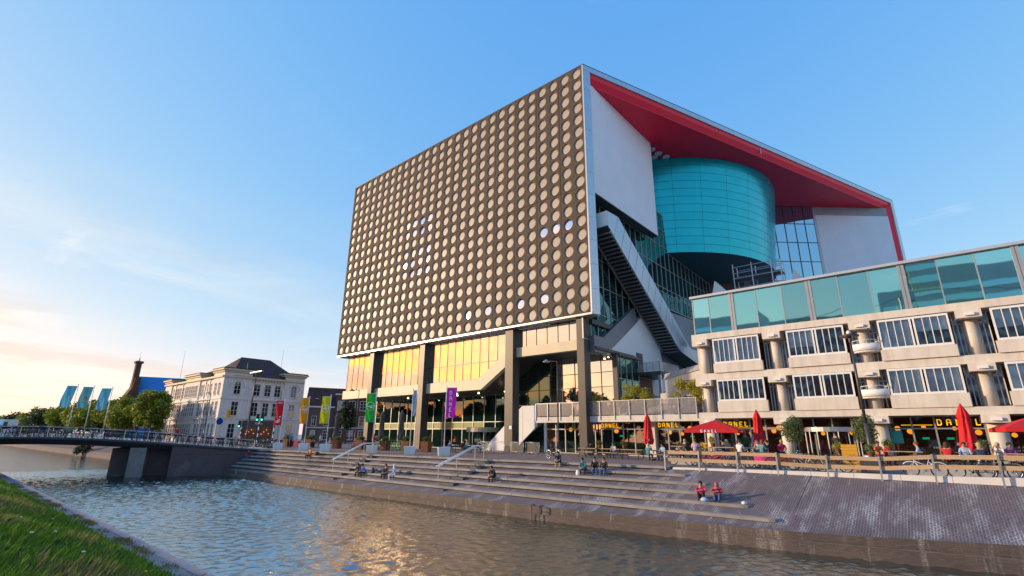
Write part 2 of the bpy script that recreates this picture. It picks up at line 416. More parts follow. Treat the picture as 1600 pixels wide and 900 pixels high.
# water with a fine wind ripple
m, nt, b = new_mat('canal_water'); setp(b, rough=.03, ior=6.0, spec=.5)
b.inputs["Base Color"].default_value = (.018, .032, .022, 1)
tc = nt.nodes.new("ShaderNodeTexCoord")
def wv(scale, st, det=3):
    mp = nt.nodes.new("ShaderNodeMapping"); mp.inputs["Scale"].default_value = st; mp.inputs["Rotation"].default_value = (0, 0, .35)
    nt.links.new(tc.outputs["Object"], mp.inputs[0]); n = nt.nodes.new("ShaderNodeTexNoise"); n.inputs["Scale"].default_value = scale
    n.inputs["Detail"].default_value = det; n.inputs["Roughness"].default_value = .6; nt.links.new(mp.outputs[0], n.inputs["Vector"]); return n.outputs[0]
ad = nt.nodes.new("ShaderNodeMath"); ad.operation = 'ADD'; ad2 = nt.nodes.new("ShaderNodeMath"); ad2.operation = 'MULTIPLY_ADD'
nt.links.new(wv(2.1, (1, 1.6, 1)), ad.inputs[0]); nt.links.new(wv(.45, (1, 2.2, 1), 2), ad2.inputs[0]); ad2.inputs[1].default_value = 1.3
nt.links.new(wv(8.5, (1, 1.4, 1), 3), ad2.inputs[2]); nt.links.new(ad2.outputs[0], ad.inputs[1])
bump(nt, b, ad.outputs[0], .30, .06)
M['water'] = m
w = MB()                                                             # far water is one flat sheet, near water carries real ripples
for x0, x1, y0, y1 in ((-900, -84, -4, 40), (-84, 60, -4, 6.6), (-84, 60, 27.0, 40), (7.0, 60, 6.6, 27.0)):
    w.face([(x0, y0, WATER), (x1, y0, WATER), (x1, y1, WATER), (x0, y1, WATER)])
nx_, ny_ = 1080, 242
gx_, gy_ = np.meshgrid(np.linspace(-84, 7.0, nx_), np.linspace(6.6, 27.0, ny_), indexing='ij')
rs = np.random.RandomState(8); gz_ = np.zeros_like(gx_)
for _ in range(72):
    lam = .25 * (.85 / .25) ** rs.rand(); th = R_(165) + rs.normal() * 1.0; kx, ky = math.cos(th) * 6.283 / lam, math.sin(th) * 6.283 / lam
    gz_ +=   .0044 * lam ** .95 * np.sin(kx * gx_ + ky * gy_ + rs.rand() * 6.283)
gz_ *= (.92 + .14 * np.sin(gx_ * .21 + gy_ * .13) * np.sin(gy_ * .31 - gx_ * .07)) * np.clip(np.minimum((gx_ + 84) / 6, 1), 0, 1)
base_i = np.arange((nx_ - 1) * ny_).reshape(nx_ - 1, ny_)[:, :-1].ravel()
V = np.stack([gx_.ravel(), gy_.ravel(), WATER + gz_.ravel()], 1); F = np.stack([base_i, base_i + ny_, base_i + ny_ + 1, base_i + 1], 1)
n0 = len(V); V = np.vstack([V, np.array(w.v)]); F = np.vstack([F, np.array(w.f) + n0])
def quick_mesh(name, V, F, mt):
    me = bpy.data.meshes.new(name); k = F.shape[1]
    me.vertices.add(len(V)); me.vertices.foreach_set("co", np.asarray(V, dtype=np.float32).ravel())
    me.loops.add(F.size); me.loops.foreach_set("vertex_index", F.astype(np.int32).ravel())
    me.polygons.add(len(F)); me.polygons.foreach_set("loop_start", np.arange(0, F.size, k, dtype=np.int32))
    me.polygons.foreach_set("loop_total", np.full(len(F), k, dtype=np.int32))
    me.materials.append(mt); me.update(calc_edges=True); me.validate(); return me
wm_ = quick_mesh('canal_water', V, F, M['water']); wm_.polygons.foreach_set('use_smooth', [True] * len(wm_.polygons))
props(link('canal_water', wm_), kind='structure')
bed = MB(); bed.face([(-900, -300, -4.5), (300, -300, -4.5), (300, 700, -4.5), (-900, 700, -4.5)])
props(build('canal_bed', bed, M['soil']), kind='structure')

PURPLE1, PURPLE2, PMORT = (.150, .098, .105), (.108, .072, .080), (.085, .065, .065)
M['paver'] = brick_mat('plaza_brick_paving', (.27, .185, .175), (.21, .145, .14), (.14, .105, .10), .21, .07, "xy", .25, .8)
M['slope_brick'] = brick_mat('quay_slope_brick', (.135, .096, .100), (.100, .070, .074), (.20, .16, .165), .22, .10, "yx", 1.4, .75,
                             ((.62, .60, .62), .55, (2.2, .45, 1), .50), .018)
M['quay_brick'] = brick_mat('quay_wall_brick', (.15, .10, .085), (.10, .068, .058), (.085, .07, .055), .22, .065, "xz", .8, .8,
                            ((.58, .54, .47), .8, (2.4, 1, .16), .55))
M['quay_cope'] = mat('quay_coping_stone', (.30, .25, .28), .7, .15, 2, .3, 20)
M['ledge'] = mat('mossy_ledge_concrete', (.155, .115, .088), .85, .3, 1.2, .3, 15)
M['abut_brick'] = brick_mat('bridge_abutment_brick', (.135, .085, .082), (.10, .065, .066), (.075, .055, .055), .22, .07, "yz", .6, .8,
                            ((.34, .31, .32), .45, (1, 1, .5), .60))

# plaza: one sheet from the quay to the horizon
XS = [-60.6, -50, -40, -30, -20, -13.5]
edge = [(x, step_y(0, x) + .3) for x in XS]
g = MB()
poly = [(-900, 26.5), (-75, 26.5), (-62.5, 26.3)] + edge + [(-13.3, 30.95), (60, 30.95), (60, 60), (-900, 60)]
g.face([(x, y, -.004) for x, y in poly])
props(build('plaza_paving', g, M['paver'], fix=False), kind='structure')
g = MB(); g.face([(-900, 60, -.008), (300, 60, -.008), (300, 900, -.008), (-900, 900, -.008)])
props(build('ground', g, M['concrete_grey'], fix=False), kind='structure')

# brick slope behind the steps and on to the right of them
xs = [STEP_L - .6] + [-60 + i * 2.5 for i in range(19)] + [-13.4, -12, -10, -8, -6, -4, -2, 0, 2, 4, 6, 9]
rows = []
for x in xs:
    yf = pl(FOOT, x) + .55; zq = pl(QTOP, x)
    row = []
    if x <= -13.4: top = (step_y(0, x) + .3, -.12)
    else: top = (30.72, -.11)
    n = 7
    pts = [(step_y(i, x) + .32, step_z(i) - .125) for i in range(NT)] if x <= -13.4 else [(lerp(top[0], yf, i / 6.3), lerp(top[1], zq, i / 6.3)) for i in range(NT)]
    row = [(x, y, z) for y, z in pts] + [(x, yf, zq), (x, pl(FOOT, x) + .12, zq - .03)]
    rows.append(row)
g = MB().grid(rows)
props(build('quay_slope', g, M['slope_brick'], smooth=False), kind='structure')
# quay wall, its coping edge and the ledge at the waterline
g = MB(); g2 = MB(); g3 = MB()
xs2 = [-66.5] + xs
def wall_rows(off_top, z_top, off_bot, z_bot): return [[(x, pl(FOOT, x) + off_top, z_top(x)), (x, pl(FOOT, x) + off_bot, z_bot(x))] for x in xs2]
g.grid(wall_rows(.12, lambda x: pl(QTOP, x) - .03, .04, lambda x: -3.6))
g2.grid([[(x, pl(FOOT, x) + .02, lerp(-2.42, -2.2, max(0, min(1, (x + 20) / 20)))), (x, pl(FOOT, x) - .07, lerp(-2.44, -2.22, max(0, min(1, (x + 20) / 20)))), (x, pl(FOOT, x) - .08, -3.5)] for x in xs2])
props(build('quay_wall', g, M['quay_brick']), kind='structure')
g2.m = [0 if i % 2 == 0 else 1 for i in range(len(g2.m))]
props(build('quay_ledge', g2, [M['ledge'], M['quay_brick']]), kind='structure')

# dark expansion joints running down the slope
for x in (-5.9, 3.3):
    g = MB(); g.bar((x, 30.7, -.115), (x - .15, pl(FOOT, x) + .57, pl(QTOP, x) - .006), .02, .02)
    props(build('slope_joint', g, M['rubber']), kind='structure')
# stone tiers: slabs with rounded right-hand ends
steps = empty('stone_steps', (-36, 27, 0)); steps['kind'] = 'structure'
for i in range(NT):
    xr = STEP_R[i]; n = 11; z = step_z(i); L0 = STEP_L - .1 * i
    for k in range(n):
        a = lerp(L0, xr, k / n) + .012; c = lerp(L0, xr, (k + 1) / n) - .012
        dz = rnd.uniform(-.008, .008); dy = rnd.uniform(-.012, .012)
        ya, yc = step_y(i, a) + dy, step_y(i, c) + dy; dep = .95 if i else .8
        if k < n - 1: pg = [(a, ya), (c, yc), (c, yc + dep), (a, ya + dep)]
        else: pg = [(a, ya), (c - .35, yc), (c - .12, yc + .06), (c, yc + .3), (c, yc + dep), (a, ya + dep)]
        s = MB().prism(pg, z - .135 + dz, z + dz); build('step_slab', s, M['step'], steps)
# two flights of half-height blocks between the tiers, each with its handrail
for X0 in (-40.2, -26.9):
    for i in range(NT):
        for q in range(1):
            y = step_y(i, X0); zt = step_z(i) - .165
            s = MB().box(X0 - 1.5, X0, y - .36, y + .25, zt - .15, zt - .002)
            build('step_block', s, M['step_shaded'], steps)
def handrail(X, ntier, label):
    ya, yb = step_y(0, X) + 1.5, step_y(ntier, X) + .1
    t = empty('handrail', (X, ya, 0), 0, label, 'handrail', 'steel handrails down the stone steps')
    zb = step_z(ntier)
    for dx in (-.14, .14):
        r = MB(); r.path([(X + dx, ya, .92), (X + dx, step_y(0, X) + .3, .92), (X + dx, yb - .1, zb + .86)], .05, 8); build('rail', r, M['white'], t, True)
    for k, yy in enumerate((ya - .15, step_y(0, X) + .35, step_y(ntier // 2, X) + .15, yb)):
        zz = (0, 0, step_z(ntier // 2), zb)[k]
        p = MB(); h = .8
        p.tube((X, yy, zz - .05), (X, yy, zz + h), .03, 8); p.bar((X - .14, yy, zz + h + .03), (X + .14, yy, zz + h + .03), .04, .04)
        build('post', p, M['cream_metal'], t)
handrail(-42.3, 4, 'steel double handrail on the step flight before the orange banner')
handrail(-28.9, 4, 'steel double handrail on the step flight left of the dark tower column')
# little steel ladder on the quay wall
X = -18.2; Y = pl(FOOT, X) - .18
t = empty('quay_ladder', (X, Y, -2), 0, 'short steel ladder fixed to the quay wall at the waterline', 'ladder')
for dx in (-.28, .28):
    build('stile', MB().path([(X + dx, Y + .35, -1.98), (X + dx, Y, -1.95), (X + dx, Y, -3.2)], .03, 6), M['steel_dark'], t)
for z in (-2.15, -2.45, -2.75):
    build('rung', MB().tube((X - .28, Y, z), (X + .28, Y, z), .022, 6), M['steel_dark'], t)

# white kerb on top of the slope, in lengths
kb = empty('quay_kerb', (-5, 30.8, 0)); kb['kind'] = 'structure'
def kz(x): return pl([(-13.4, -.03), (-5.5, .085), (-.5, .14), (2, .21), (9, .38)], x)
for k in range(12):
    a = -13.35 + k * 1.86; c = a + 1.845
    s = MB(); s.v = [(a, 30.68, -.22), (c, 30.68, -.22), (c, 31.02, -.22), (a, 31.02, -.22), (a, 30.70, kz(a)), (c, 30.70, kz(c)), (c, 31.0, kz(c)), (a, 31.0, kz(a))]
    s.f = [(0, 3, 2, 1), (4, 5, 6, 7), (0, 1, 5, 4), (1, 2, 6, 5), (2, 3, 7, 6), (3, 0, 4, 7)]; s.m = [0] * 6
    build('kerb_stone', s, M['kerb'], kb)

# bank on the near side: quay strip, grass slope
m, nt, b = new_mat('bank_path'); setp(b, rough=.85)
c = ramp(nt, noise(nt, .9, 7), [(.28, (.15, .12, .135)), (.5, (.30, .25, .25)), (.72, (.40, .33, .29))])
c = mixc(nt, ramp(nt, noise(nt, 1.6, 6, stretch=(.6, 1.6, 1)), [(.55, (0, 0, 0)), (.68, (1, 1, 1))]), c, (.10, .10, .03))
nt.links.new(c, b.inputs["Base Color"]); bump(nt, b, noise(nt, 9, 6), .6, .03); M['path'] = m
g = MB().grid([[(x, 5.2, -2.36), (x, 5.9, -2.42), (x, 6.66, -2.45)] for x in (-900, -120, -80, -50, -30, -15, 40)])
props(build('bank_path', g, M['path']), kind='structure')
kb2 = empty('canal_coping', (-20, 6.8, -2.45)); kb2['kind'] = 'structure'
for k in range(46):
    a = -84 + k * 1.95
    build('coping_stone', MB().box(a, a + 1.93, 6.665, 7.02, -3.4, -2.435 + rnd.uniform(-.008, .008)), M['quay_cope'], kb2)
props(build('bank_wall', MB().box(-900, -84.02, 6.665, 7.0, -3.4, -2.44), M['quay_cope']), kind='structure')
def bank_z(x, y):
    t = max(0, min(1, (5.95 - y) / 6.2)); return lerp(-2.42, .02, t ** .9) + .10 * math.sin(x * .55) * t * (1 - t) * 2 + .05 * math.sin(x * 1.7 + y) * t
gx = [-900, -200, -120] + [-95 + i * 1.5 for i in range(90)]
ys = [5.97, 5.7, 5.2, 4.6, 3.8, 3, 2, 1, 0, -.5, -6, -40]
g = MB().grid([[(x, y + (.14 * math.sin(x * 1.3) + .09 * math.sin(x * 3.1) if y > 5 else 0), bank_z(x, y)) for y in ys] for x in gx])
M['bank_soil'] = mat('bank_turf', (.05, .085, .012), .95, .45, .8, .4, 12)
props(build('grass_bank', g, M['bank_soil'], smooth=True), kind='structure')

def blade_field(name, n, xr, yr, hr, wd, mt, seed, bias=1.6, patch=None, lean=.5):
    rs = np.random.RandomState(seed)
    u = rs.rand(n) ** bias
    x = xr[1] + (xr[0] - xr[1]) * u; y = yr[0] + (yr[1] - yr[0]) * rs.rand(n)
    if patch is not None:
        k = patch(x, y, rs); x, y = x[k], y[k]; n = len(x)
    z = np.array([bank_z(a, c) if c < 5.95 else -2.43 for a, c in zip(x, y)])
    h = hr[0] + (hr[1] - hr[0]) * rs.rand(n) ** 2; a = rs.rand(n) * 6.283; w = wd * (.6 + .8 * rs.rand(n)) * (1 + .02 * np.abs(x))
    dx, dy = np.cos(a) * w, np.sin(a) * w; lx = (rs.rand(n) - .5) * lean * h * 2; ly = (rs.rand(n) - .3) * lean * h * 2
    V = np.empty((n, 4, 3)); V[:, 0] = np.c_[x - dx, y - dy, z - .02]; V[:, 1] = np.c_[x + dx, y + dy, z - .02]
    V[:, 2] = np.c_[x + dx * .6 + lx * .4, y + dy * .6 + ly * .4, z + h * .6]; V[:, 3] = np.c_[x + lx, y + ly, z + h]
    F = (np.arange(n)[:, None] * 4 + np.array([0, 1, 2, 0, 2, 3])).reshape(-1, 3)
    return quick_mesh(name, V.reshape(-1, 3), F, mt)
props(link('bank_grass', blade_field('bank_grass', 150000, (-75, -9), (-1.5, 5.95), (.06, .26), .010, M['grass'], 3)), kind='stuff')
def dry_patch(x, y, rs): return (np.sin(x * .8) + np.cos(y * 1.7 + x * .4) + rs.rand(len(x)) * 1.6) > 1.5
props(link('dry_grass', blade_field('dry_grass', 28000, (-40, -9), (-1.5, 4.6), (.12, .36), .007, M['grass_dry'], 5, 1.4, dry_patch)), kind='stuff')
def verge(x, y, rs): return (np.sin(x * 2.1) + np.sin(x * .77 + 2) + (rs.rand(len(x)) * 2.4)) * np.exp(-((y - 6.45) / .33) ** 2) > 1.6
props(link('verge_weeds', blade_field('verge_weeds', 20000, (-60, -12), (5.9, 6.75), (.03, .13), .012, M['grass_dry'], 9, 1.3, verge, .9)), kind='stuff')

def leaf_cloud(name, centres, radii, n, size, mt, seed, flat=.0, up=.3):
    """many small leaf quads spread round clump centres"""
    rs = np.random.RandomState(seed); C = np.asarray(centres, float); Rr = np.asarray(radii, float)
    k = rs.choice(len(C), n, p=Rr ** 2 / (Rr ** 2).sum())
    d = rs.normal(size=(n, 3)); d /= np.linalg.norm(d, axis=1)[:, None]
    P = C[k] + d * (Rr[k] * (.35 + .75 * rs.rand(n) ** .6))[:, None] * np.array([1, 1, 1 - flat])
    a = rs.normal(size=(n, 3)); a[:, 2] *= .6; a /= np.linalg.norm(a, axis=1)[:, None]
    bb = np.cross(a, d + rs.normal(size=(n, 3)) * .7); bb /= np.linalg.norm(bb, axis=1)[:, None] + 1e-9
    s = size * (.6 + .8 * rs.rand(n))[:, None]
    V = np.stack([P - a * s, P + bb * s * .55, P + a * s, P - bb * s * .55], 1)
    return quick_mesh(name, V.reshape(-1, 3), np.arange(4 * n).reshape(-1, 4), mt)
# broad-leaved weeds and a few flowers in the grass
rs = np.random.RandomState(21)
cs = []
for i in range(70):
    x = -12 - 38 * rs.rand() ** 1.2; y = -.5 + 6.2 * rs.rand(); cs.append((x, y, bank_z(x, y) + .06))
props(link('weed_leaves', leaf_cloud('weed_leaves', cs, [.2] * len(cs), 2600, .075, M['weed'], 4, .6)), kind='stuff')
M['petal'] = mat('pale_petal', (.78, .78, .72), .7, .05, 3); M['petal_y'] = mat('orange_petal', (.85, .42, .02), .7, .05, 3)
for i, (x, y, c) in enumerate([(-24, 3.0, 0), (-20.5, 3.4, 0), (-18.5, 2.6, 0), (-17.2, 3.5, 0), (-27, 4.3, 1), (-28.5, 4.2, 1), (-33, 4.0, 0), (-16, 4.6, 1)]):
    z = bank_z(x, y); f = MB(); f.tube((x, y, z), (x, y, z + .2), .006, 4, 1); f.ball((x, y, z + .22), .045, 0, 6, 4, sz=.5)
    props(build('wild_flower', f, [M['petal_y'] if c else M['petal'], M['weed']]), ('small orange wild flower in the bank grass' if c else 'small white wild flower in the bank grass'), 'flower', 'wild flowers in the grass bank')

# ------------------------------------------------------------------ bridge
BS, BE = Vector((-60.6, 25.6)), Vector((-68.0, 5.5))
BD = (BE - BS).normalized(); BN = Vector((BD.y, -BD.x))           # along the bridge, and away from the camera
if BN.x > 0: BN = -BN
def deck_z(y): return pl([(-9, .6), (0, 1.1), (5.5, 1.23), (8, 1.25), (11.3, 1.14), (14.7, .94), (16.7, .79), (20, .49), (24.7, .08), (27, .0)], y)
def bp(y, w, z): 
    p = BS + BD * ((BS.y - y) / -BD.y); p = p + BN * w
    return (p.x, p.y, z)
M['pier'] = mat('bridge_pier_concrete', (.20, .175, .17), .85, .3, .9, .3, 12)
br = empty('canal_bridge', (BS.x, BS.y, 0), 0, 'low dark canal bridge with steel railing and parked bicycles on it', 'bridge')
YS = [27, 25.6, 24, 22, 20, 18, 16, 14, 12, 10, 8, 6, 4, 1, -3, -8]
g = MB(); g.grid([[bp(y, 12, deck_z(y) - .5), bp(y, 12, deck_z(y)), bp(y, .12, deck_z(y)), bp(y, 0, deck_z(y) - .05), bp(y, -.04, deck_z(y) - .12), bp(y, 0, deck_z(y) - .22), bp(y, .25, deck_z(y) - .26), bp(y, .55, deck_z(y) - .70), bp(y, 12, deck_z(y) - .8)] for y in YS])
M['bridge_steel'] = mat('dark_bridge_girder', (.045, .04, .045), .5, .15, .8)
build('deck', g, M['bridge_steel'], br, True)
g = MB(); g.grid([[bp(y, 11.5, deck_z(y) + .006), bp(y, .2, deck_z(y) + .006)] for y in YS]); build('road_surface', g, M['concrete_grey'], br)
g = MB()
g.prism([bp(18.4, .12, 0)[:2], bp(26.2, .12, 0)[:2], bp(26.2, 11, 0)[:2], bp(18.4, 11, 0)[:2]], -3.6, -.5, m=0)
for a, c in ((26.2, 24), (24, 22), (22, 20), (20, 18.4)):
    g.face([bp(a, .12, -.55), bp(c, .12, -.55), bp(c, .12, deck_z(c) - .25), bp(a, .12, deck_z(a) - .25)])
build('abutment', g, M['abut_brick'], br)
g = MB(); g.prism([bp(13.3, 2.6, 0)[:2], bp(18.5, 2.6, 0)[:2], bp(18.5, 10, 0)[:2], bp(13.3, 10, 0)[:2]], -3.6, .1); build('inner_wall', g, M['abut_brick'], br)
g = MB(); p = [bp(15.0, .3, 0)[:2], bp(16.3, .3, 0)[:2], bp(16.3, 2.7, 0)[:2], bp(15.0, 2.7, 0)[:2]]
g.prism(p, -3.6, .2); build('pier', g, M['pier'], br)
rl = MB(); rl2 = MB()
YR = [25.7 - i * .95 for i in range(34)]
rl.path([bp(y, .28, deck_z(y) + .95) for y in YR], .035, 6); build('top_rail', rl, M['galv'], br, True)
rl2.path([bp(y, .28, deck_z(y) + .62) for y in YR], .016, 5); build('lower_rail', rl2, M['galv'], br)
rl2 = MB(); rl2.path([bp(y, .28, deck_z(y) + .2) for y in YR], .016, 5); build('lower_rail', rl2, M['galv'], br)
for y in YR[::2]:
    build('rail_post', MB().bar(bp(y, .28, deck_z(y) - .05), bp(y, .28, deck_z(y) + .95), .05, .05, up=(1, 0, 0)), M['galv'], br)

# quay and brick slope beyond the bridge
g = MB(); 
fq = [(-400, 20.0), (-230, 21.0), (-150, 22.0), (-108, 22.8), (-76, 22.8)]
g.grid([[(x, y + 5.5, .0), (x, y + 1.6, -1.5), (x, y + .5, -1.75), (x, y, -2.2), (x, y - .05, -3.5)] for x, y in fq])
M['far_brick'] = mat('weathered_far_quay', (.11, .075, .08), .85, .3, .5, .2, 8)
props(build('far_quay', g, M['far_brick']), kind='structure')
g = MB().grid([[(x, 30, -.01), (x, y + 5.4, -.01)] for x, y in fq]); props(build('far_quay_path', g, M['paver']), kind='structure')
# horizon land on the left
g = MB(); g.grid([[(-700, y, -3), (-700, y, h), (-760, y, h)] for y, h in ((-400, 16), (-200, 13), (-60, 13), (0, 12), (60, 11), (110, 12))])
props(build('far_hill', g, M['bank_soil']), kind='structure')

# trees on the camera's own bank: the canal-side glass mirrors them
rs = np.random.RandomState(77); tc_ = []; tr_ = []
for i in range(76):
    x0 = -215 + i * 3.6 + rs.uniform(-1, 1); hh = rs.uniform(11, 16) if x0 < -60 else rs.uniform(7.5, 11)
    for k in range(7): tc_.append((x0 + rs.uniform(-2, 2), -42 + rs.uniform(-2.5, 2.5), hh * rs.uniform(.06, .9))); tr_.append(rs.uniform(1.4, 2.4))
props(link('treeline', leaf_cloud('treeline', tc_, tr_, 90000, .66, M['leaf_dark'], 78)), kind='stuff')

# blocks and a crane across the water behind the viewer, seen as mirror images in the teal top floor
M['block_grey'] = mat('blue_grey_office_cladding', (.34, .42, .50), .6, .12, .08)
for x0_, x1_, h_, l_ in ((-98, -56, 57, 'blue grey office block mirrored in the left panes of the teal top floor'), (-52, -16, 51, 'lower blue grey office block mirrored in the middle panes of the teal top floor'), (-12, 64, 63, 'tall blue grey office block mirrored in the right panes of the teal top floor')):
    ob = empty('office_block', (x0_, -160, 0), 0, l_, 'building', 'office blocks across the canal')
    build('wall', MB().box(x0_, x1_, -170, -150, 0, h_), M['block_grey'], ob)
    for k in range(int(h_ / 4.6) - 1): build('window_band', MB().box(x0_ + 1, x1_ - 1, -149.95, -149.8, 4 + k * 4.6, 6.2 + k * 4.6), M['glass_blue'], ob)
tw = empty('tower_crane', (-4, -90, 0), 0, 'tower crane mirrored in the teal top floor glass', 'crane')
M['crane_paint'] = mat('crane_yellow', (.45, .36, .05), .5, .1, 1)
g = MB()
for q in (-.9, .9):
    for r in (-.9, .9): g.tube((-4 + q, -90 + r, 0), (-4 + q, -90 + r, 42), .12, 5)
for k in range(20): g.tube((-4.9, -89.1, k * 2.1), (-3.1, -89.1, k * 2.1 + 2.1), .07, 4)
build('mast', g, M['crane_paint'], tw)
g = MB()
for dz, dy in ((0, -.7), (0, .7), (1.5, 0)): g.tube((-34, -90 + dy, 36 + dz), (34, -90 + dy, 36 + dz), .12, 5)
for k in range(34): g.tube((-34 + k * 2, -89.3, 36), (-33 + k * 2, -90, 37.5), .06, 4).tube((-33 + k * 2, -90, 37.5), (-32 + k * 2, -89.3, 36), .06, 4)
build('jib', g, M['crane_paint'], tw)
build('stay', MB().tube((-4, -90, 45), (28, -90, 37.5), .08, 4).tube((-4, -90, 45), (-30, -90, 37.5), .08, 4).tube((-4, -90, 38), (-4, -90, 45), .3, 5), M['black'], tw)
build('cabin', MB().box(-5.4, -3, -89.5, -87.5, 33.4, 35.8), M['block_grey'], tw)
# ------------------------------------------------------------------ curtain walls
def clip_rect(poly, x0, x1, y0, y1):
    def cut(P, inside, inter):
        out = []
        for i in range(len(P)):
            a, c = P[i - 1], P[i]
            if inside(c):
                if not inside(a): out.append(inter(a, c))
                out.append(c)
            elif inside(a): out.append(inter(a, c))
        return out
    def ix(v): return lambda a, c: (v, a[1] + (c[1] - a[1]) * (v - a[0]) / (c[0] - a[0]))
    def iy(v): return lambda a, c: (a[0] + (c[0] - a[0]) * (v - a[1]) / (c[1] - a[1]), v)
    for ins, itf in ((lambda p: p[0] >= x0, ix(x0)), (lambda p: p[0] <= x1, ix(x1)), (lambda p: p[1] >= y0, iy(y0)), (lambda p: p[1] <= y1, iy(y1))):
        if not poly: return poly
        poly = cut(poly, ins, itf)
    return poly
def spans(poly, v, ax):
    t = []
    for i in range(len(poly)):
        a, c = poly[i - 1], poly[i]
        if (a[ax] - v) * (c[ax] - v) < 0 or (a[ax] == v) != (c[ax] == v) and min(a[ax], c[ax]) < v <= max(a[ax], c[ax]):
            k = (v - a[ax]) / (c[ax] - a[ax]); t.append(a[1 - ax] + k * (c[1 - ax] - a[1 - ax]))
    t.sort(); return list(zip(t[::2], t[1::2]))
def area(P): return abs(sum(P[i - 1][0] * P[i][1] - P[i][0] * P[i - 1][1] for i in range(len(P)))) / 2
def frange(a, b, d):
    n = max(1, round((b - a) / d)); return [a + (b - a) * i / n for i in range(n + 1)]
def curtain(parent, name, org, ud, poly, us, zs, pmat, fmat, bw=.07, bd=.12, tilt=.004, pname="pane"):
    """a glazed wall in the vertical plane through org along ud: mullion frame (a part) and its panes (sub-parts)"""
    o = Vector((org[0], org[1], 0)); u = Vector((ud[0], ud[1], 0)).normalized(); nrm = Vector((u.y, -u.x, 0))
    def P(a, z, off=0): return tuple(o + u * a + nrm * off + Vector((0, 0, z)))
    f = MB()
    for i, a in enumerate(us):
        aa = a + (1e-4 if i == 0 else (-1e-4 if i == len(us) - 1 else 0))
        for z0, z1 in spans(poly, aa, 0):
            f.bar(P(aa, z0), P(aa, z1), bw, bd, up=tuple(nrm))
    for i, z in enumerate(zs):
        zz = z + (1e-4 if i == 0 else (-1e-4 if i == len(zs) - 1 else 0))
        for a0, a1 in spans(poly, zz, 1):
            f.bar(P(a0, zz, .004), P(a1, zz, .004), bw * .92, bd, up=tuple(nrm))
    for i in range(len(poly)):
        a, c = poly[i - 1], poly[i]
        if abs(a[0] - c[0]) > .05 and abs(a[1] - c[1]) > .05: f.bar(P(*a, .008), P(*c, .008), bw * 1.2, bd, up=tuple(nrm))
    fr = build(name, f, fmat, parent)
    for i in range(len(us) - 1):
        for j in range(len(zs) - 1):
            q = clip_rect(list(poly), us[i], us[i + 1], zs[j], zs[j + 1])
            if len(q) < 3 or area(q) < .06: continue
            mm = pmat(i, j, us[i], zs[j]) if callable(pmat) else pmat
            if mm is None: continue
            tu, tz = rnd.gauss(0, tilt), rnd.gauss(0, tilt); ca, cz = (us[i] + us[i + 1]) / 2, (zs[j] + zs[j + 1]) / 2
            g = MB(); front = [P(a, z, (a - ca) * tu + (z - cz) * tz) for a, z in q]
            g.face(front); build(pname, g, mm, fr, fix=False)
    return fr

# ------------------------------------------------------------------ concert hall
HX, HY = -25.3, 41.92
hall = empty('concert_hall', (HX, HY, 0), 0, 'huge concert hall with bronze facade of round discs and red-framed open end', 'concert hall')
ZT = 43.95; ZB = 13.57
FT = Vector((.349, .937, 0)).normalized(); FI = Vector((-FT.y, FT.x, 0))
A0 = Vector((HX, HY, 0)); FL = 70.86                       # length of the open end
def fp(s, off, z): 
    p = A0 + FT * s + FI * off; return (p.x, p.y, z)
# perforated facade: panels with round holes
DX, DZ, HR = 1.7037, 1.583, .665
def panel_mesh(nx, nz):
    g = MB(); N = 24
    for i in range(nx):
        for j in range(nz):
            x0 = -nx * DX / 2 + i * DX; z0 = -nz * DZ / 2 + j * DZ
            xa = x0 + (.024 if i == 0 else 0); xb = x0 + DX - (.024 if i == nx - 1 else 0)
            za = z0 + (.024 if j == 0 else 0); zb = z0 + DZ - (.024 if j == nz - 1 else 0)
            cx, cz = x0 + DX / 2, z0 + DZ / 2; inn = []; outr = []
            for k in range(N):
                t = 2 * math.pi * (k + .5) / N; c, s = math.cos(t), math.sin(t)
                inn.append((cx + HR * c, cz + HR * s))
                r = min((xb - cx if c > 0 else cx - xa) / max(abs(c), 1e-6), (zb - cz if s > 0 else cz - za) / max(abs(s), 1e-6))
                outr.append((cx + r * c, cz + r * s))
            n = len(g.v); cor = [(xb, zb), (xa, zb), (xa, za), (xb, za)]
            g.v += [(x, 0, z) for x, z in inn] + [(x, 0, z) for x, z in outr] + [(x, .34, z) for x, z in inn] + [(x, 0, z) for x, z in cor]
            for k in range(N):
                l = (k + 1) % N
                g.f.append((n + k, n + N + k, n + N + l, n + l)); g.m.append(0)
                g.f.append((n + k, n + l, n + 2 * N + l, n + 2 * N + k)); g.m.append(1)
            for q, k in enumerate((N // 8 - 1, 3 * N // 8 - 1, 5 * N // 8 - 1, 7 * N // 8 - 1)):
                g.f.append((n + N + k, n + 3 * N + q, n + N + (k + 1) % N)); g.m.append(0)
    hx, hz = nx * DX / 2 - .024, nz * DZ / 2 - .024
    for a, c in (((-hx, -hz), (hx, -hz)), ((hx, -hz), (hx, hz)), ((hx, hz), (-hx, hz)), ((-hx, hz), (-hx, -hz))):
        g.face([(a[0], 0, a[1]), (c[0], 0, c[1]), (c[0], .06, c[1]), (a[0], .06, a[1])])
    return g.mesh('facade_panel', [M['bronze'], M['hole_ring']])
X_0, Z_0 = -72.3, 14.56
pm1, pm9 = panel_mesh(2, 1), panel_mesh(2, 9)
for k in range(14):
    xc = X_0 + (2 * k + .5) * DX - HX
    for me, zc in ((pm9, Z_0 + 4 * DZ), (pm9, Z_0 + 13 * DZ), (pm1, Z_0 + 18 * DZ)):
        link('facade_panel', me, hall, (xc, rnd.uniform(-.006, .006), zc))
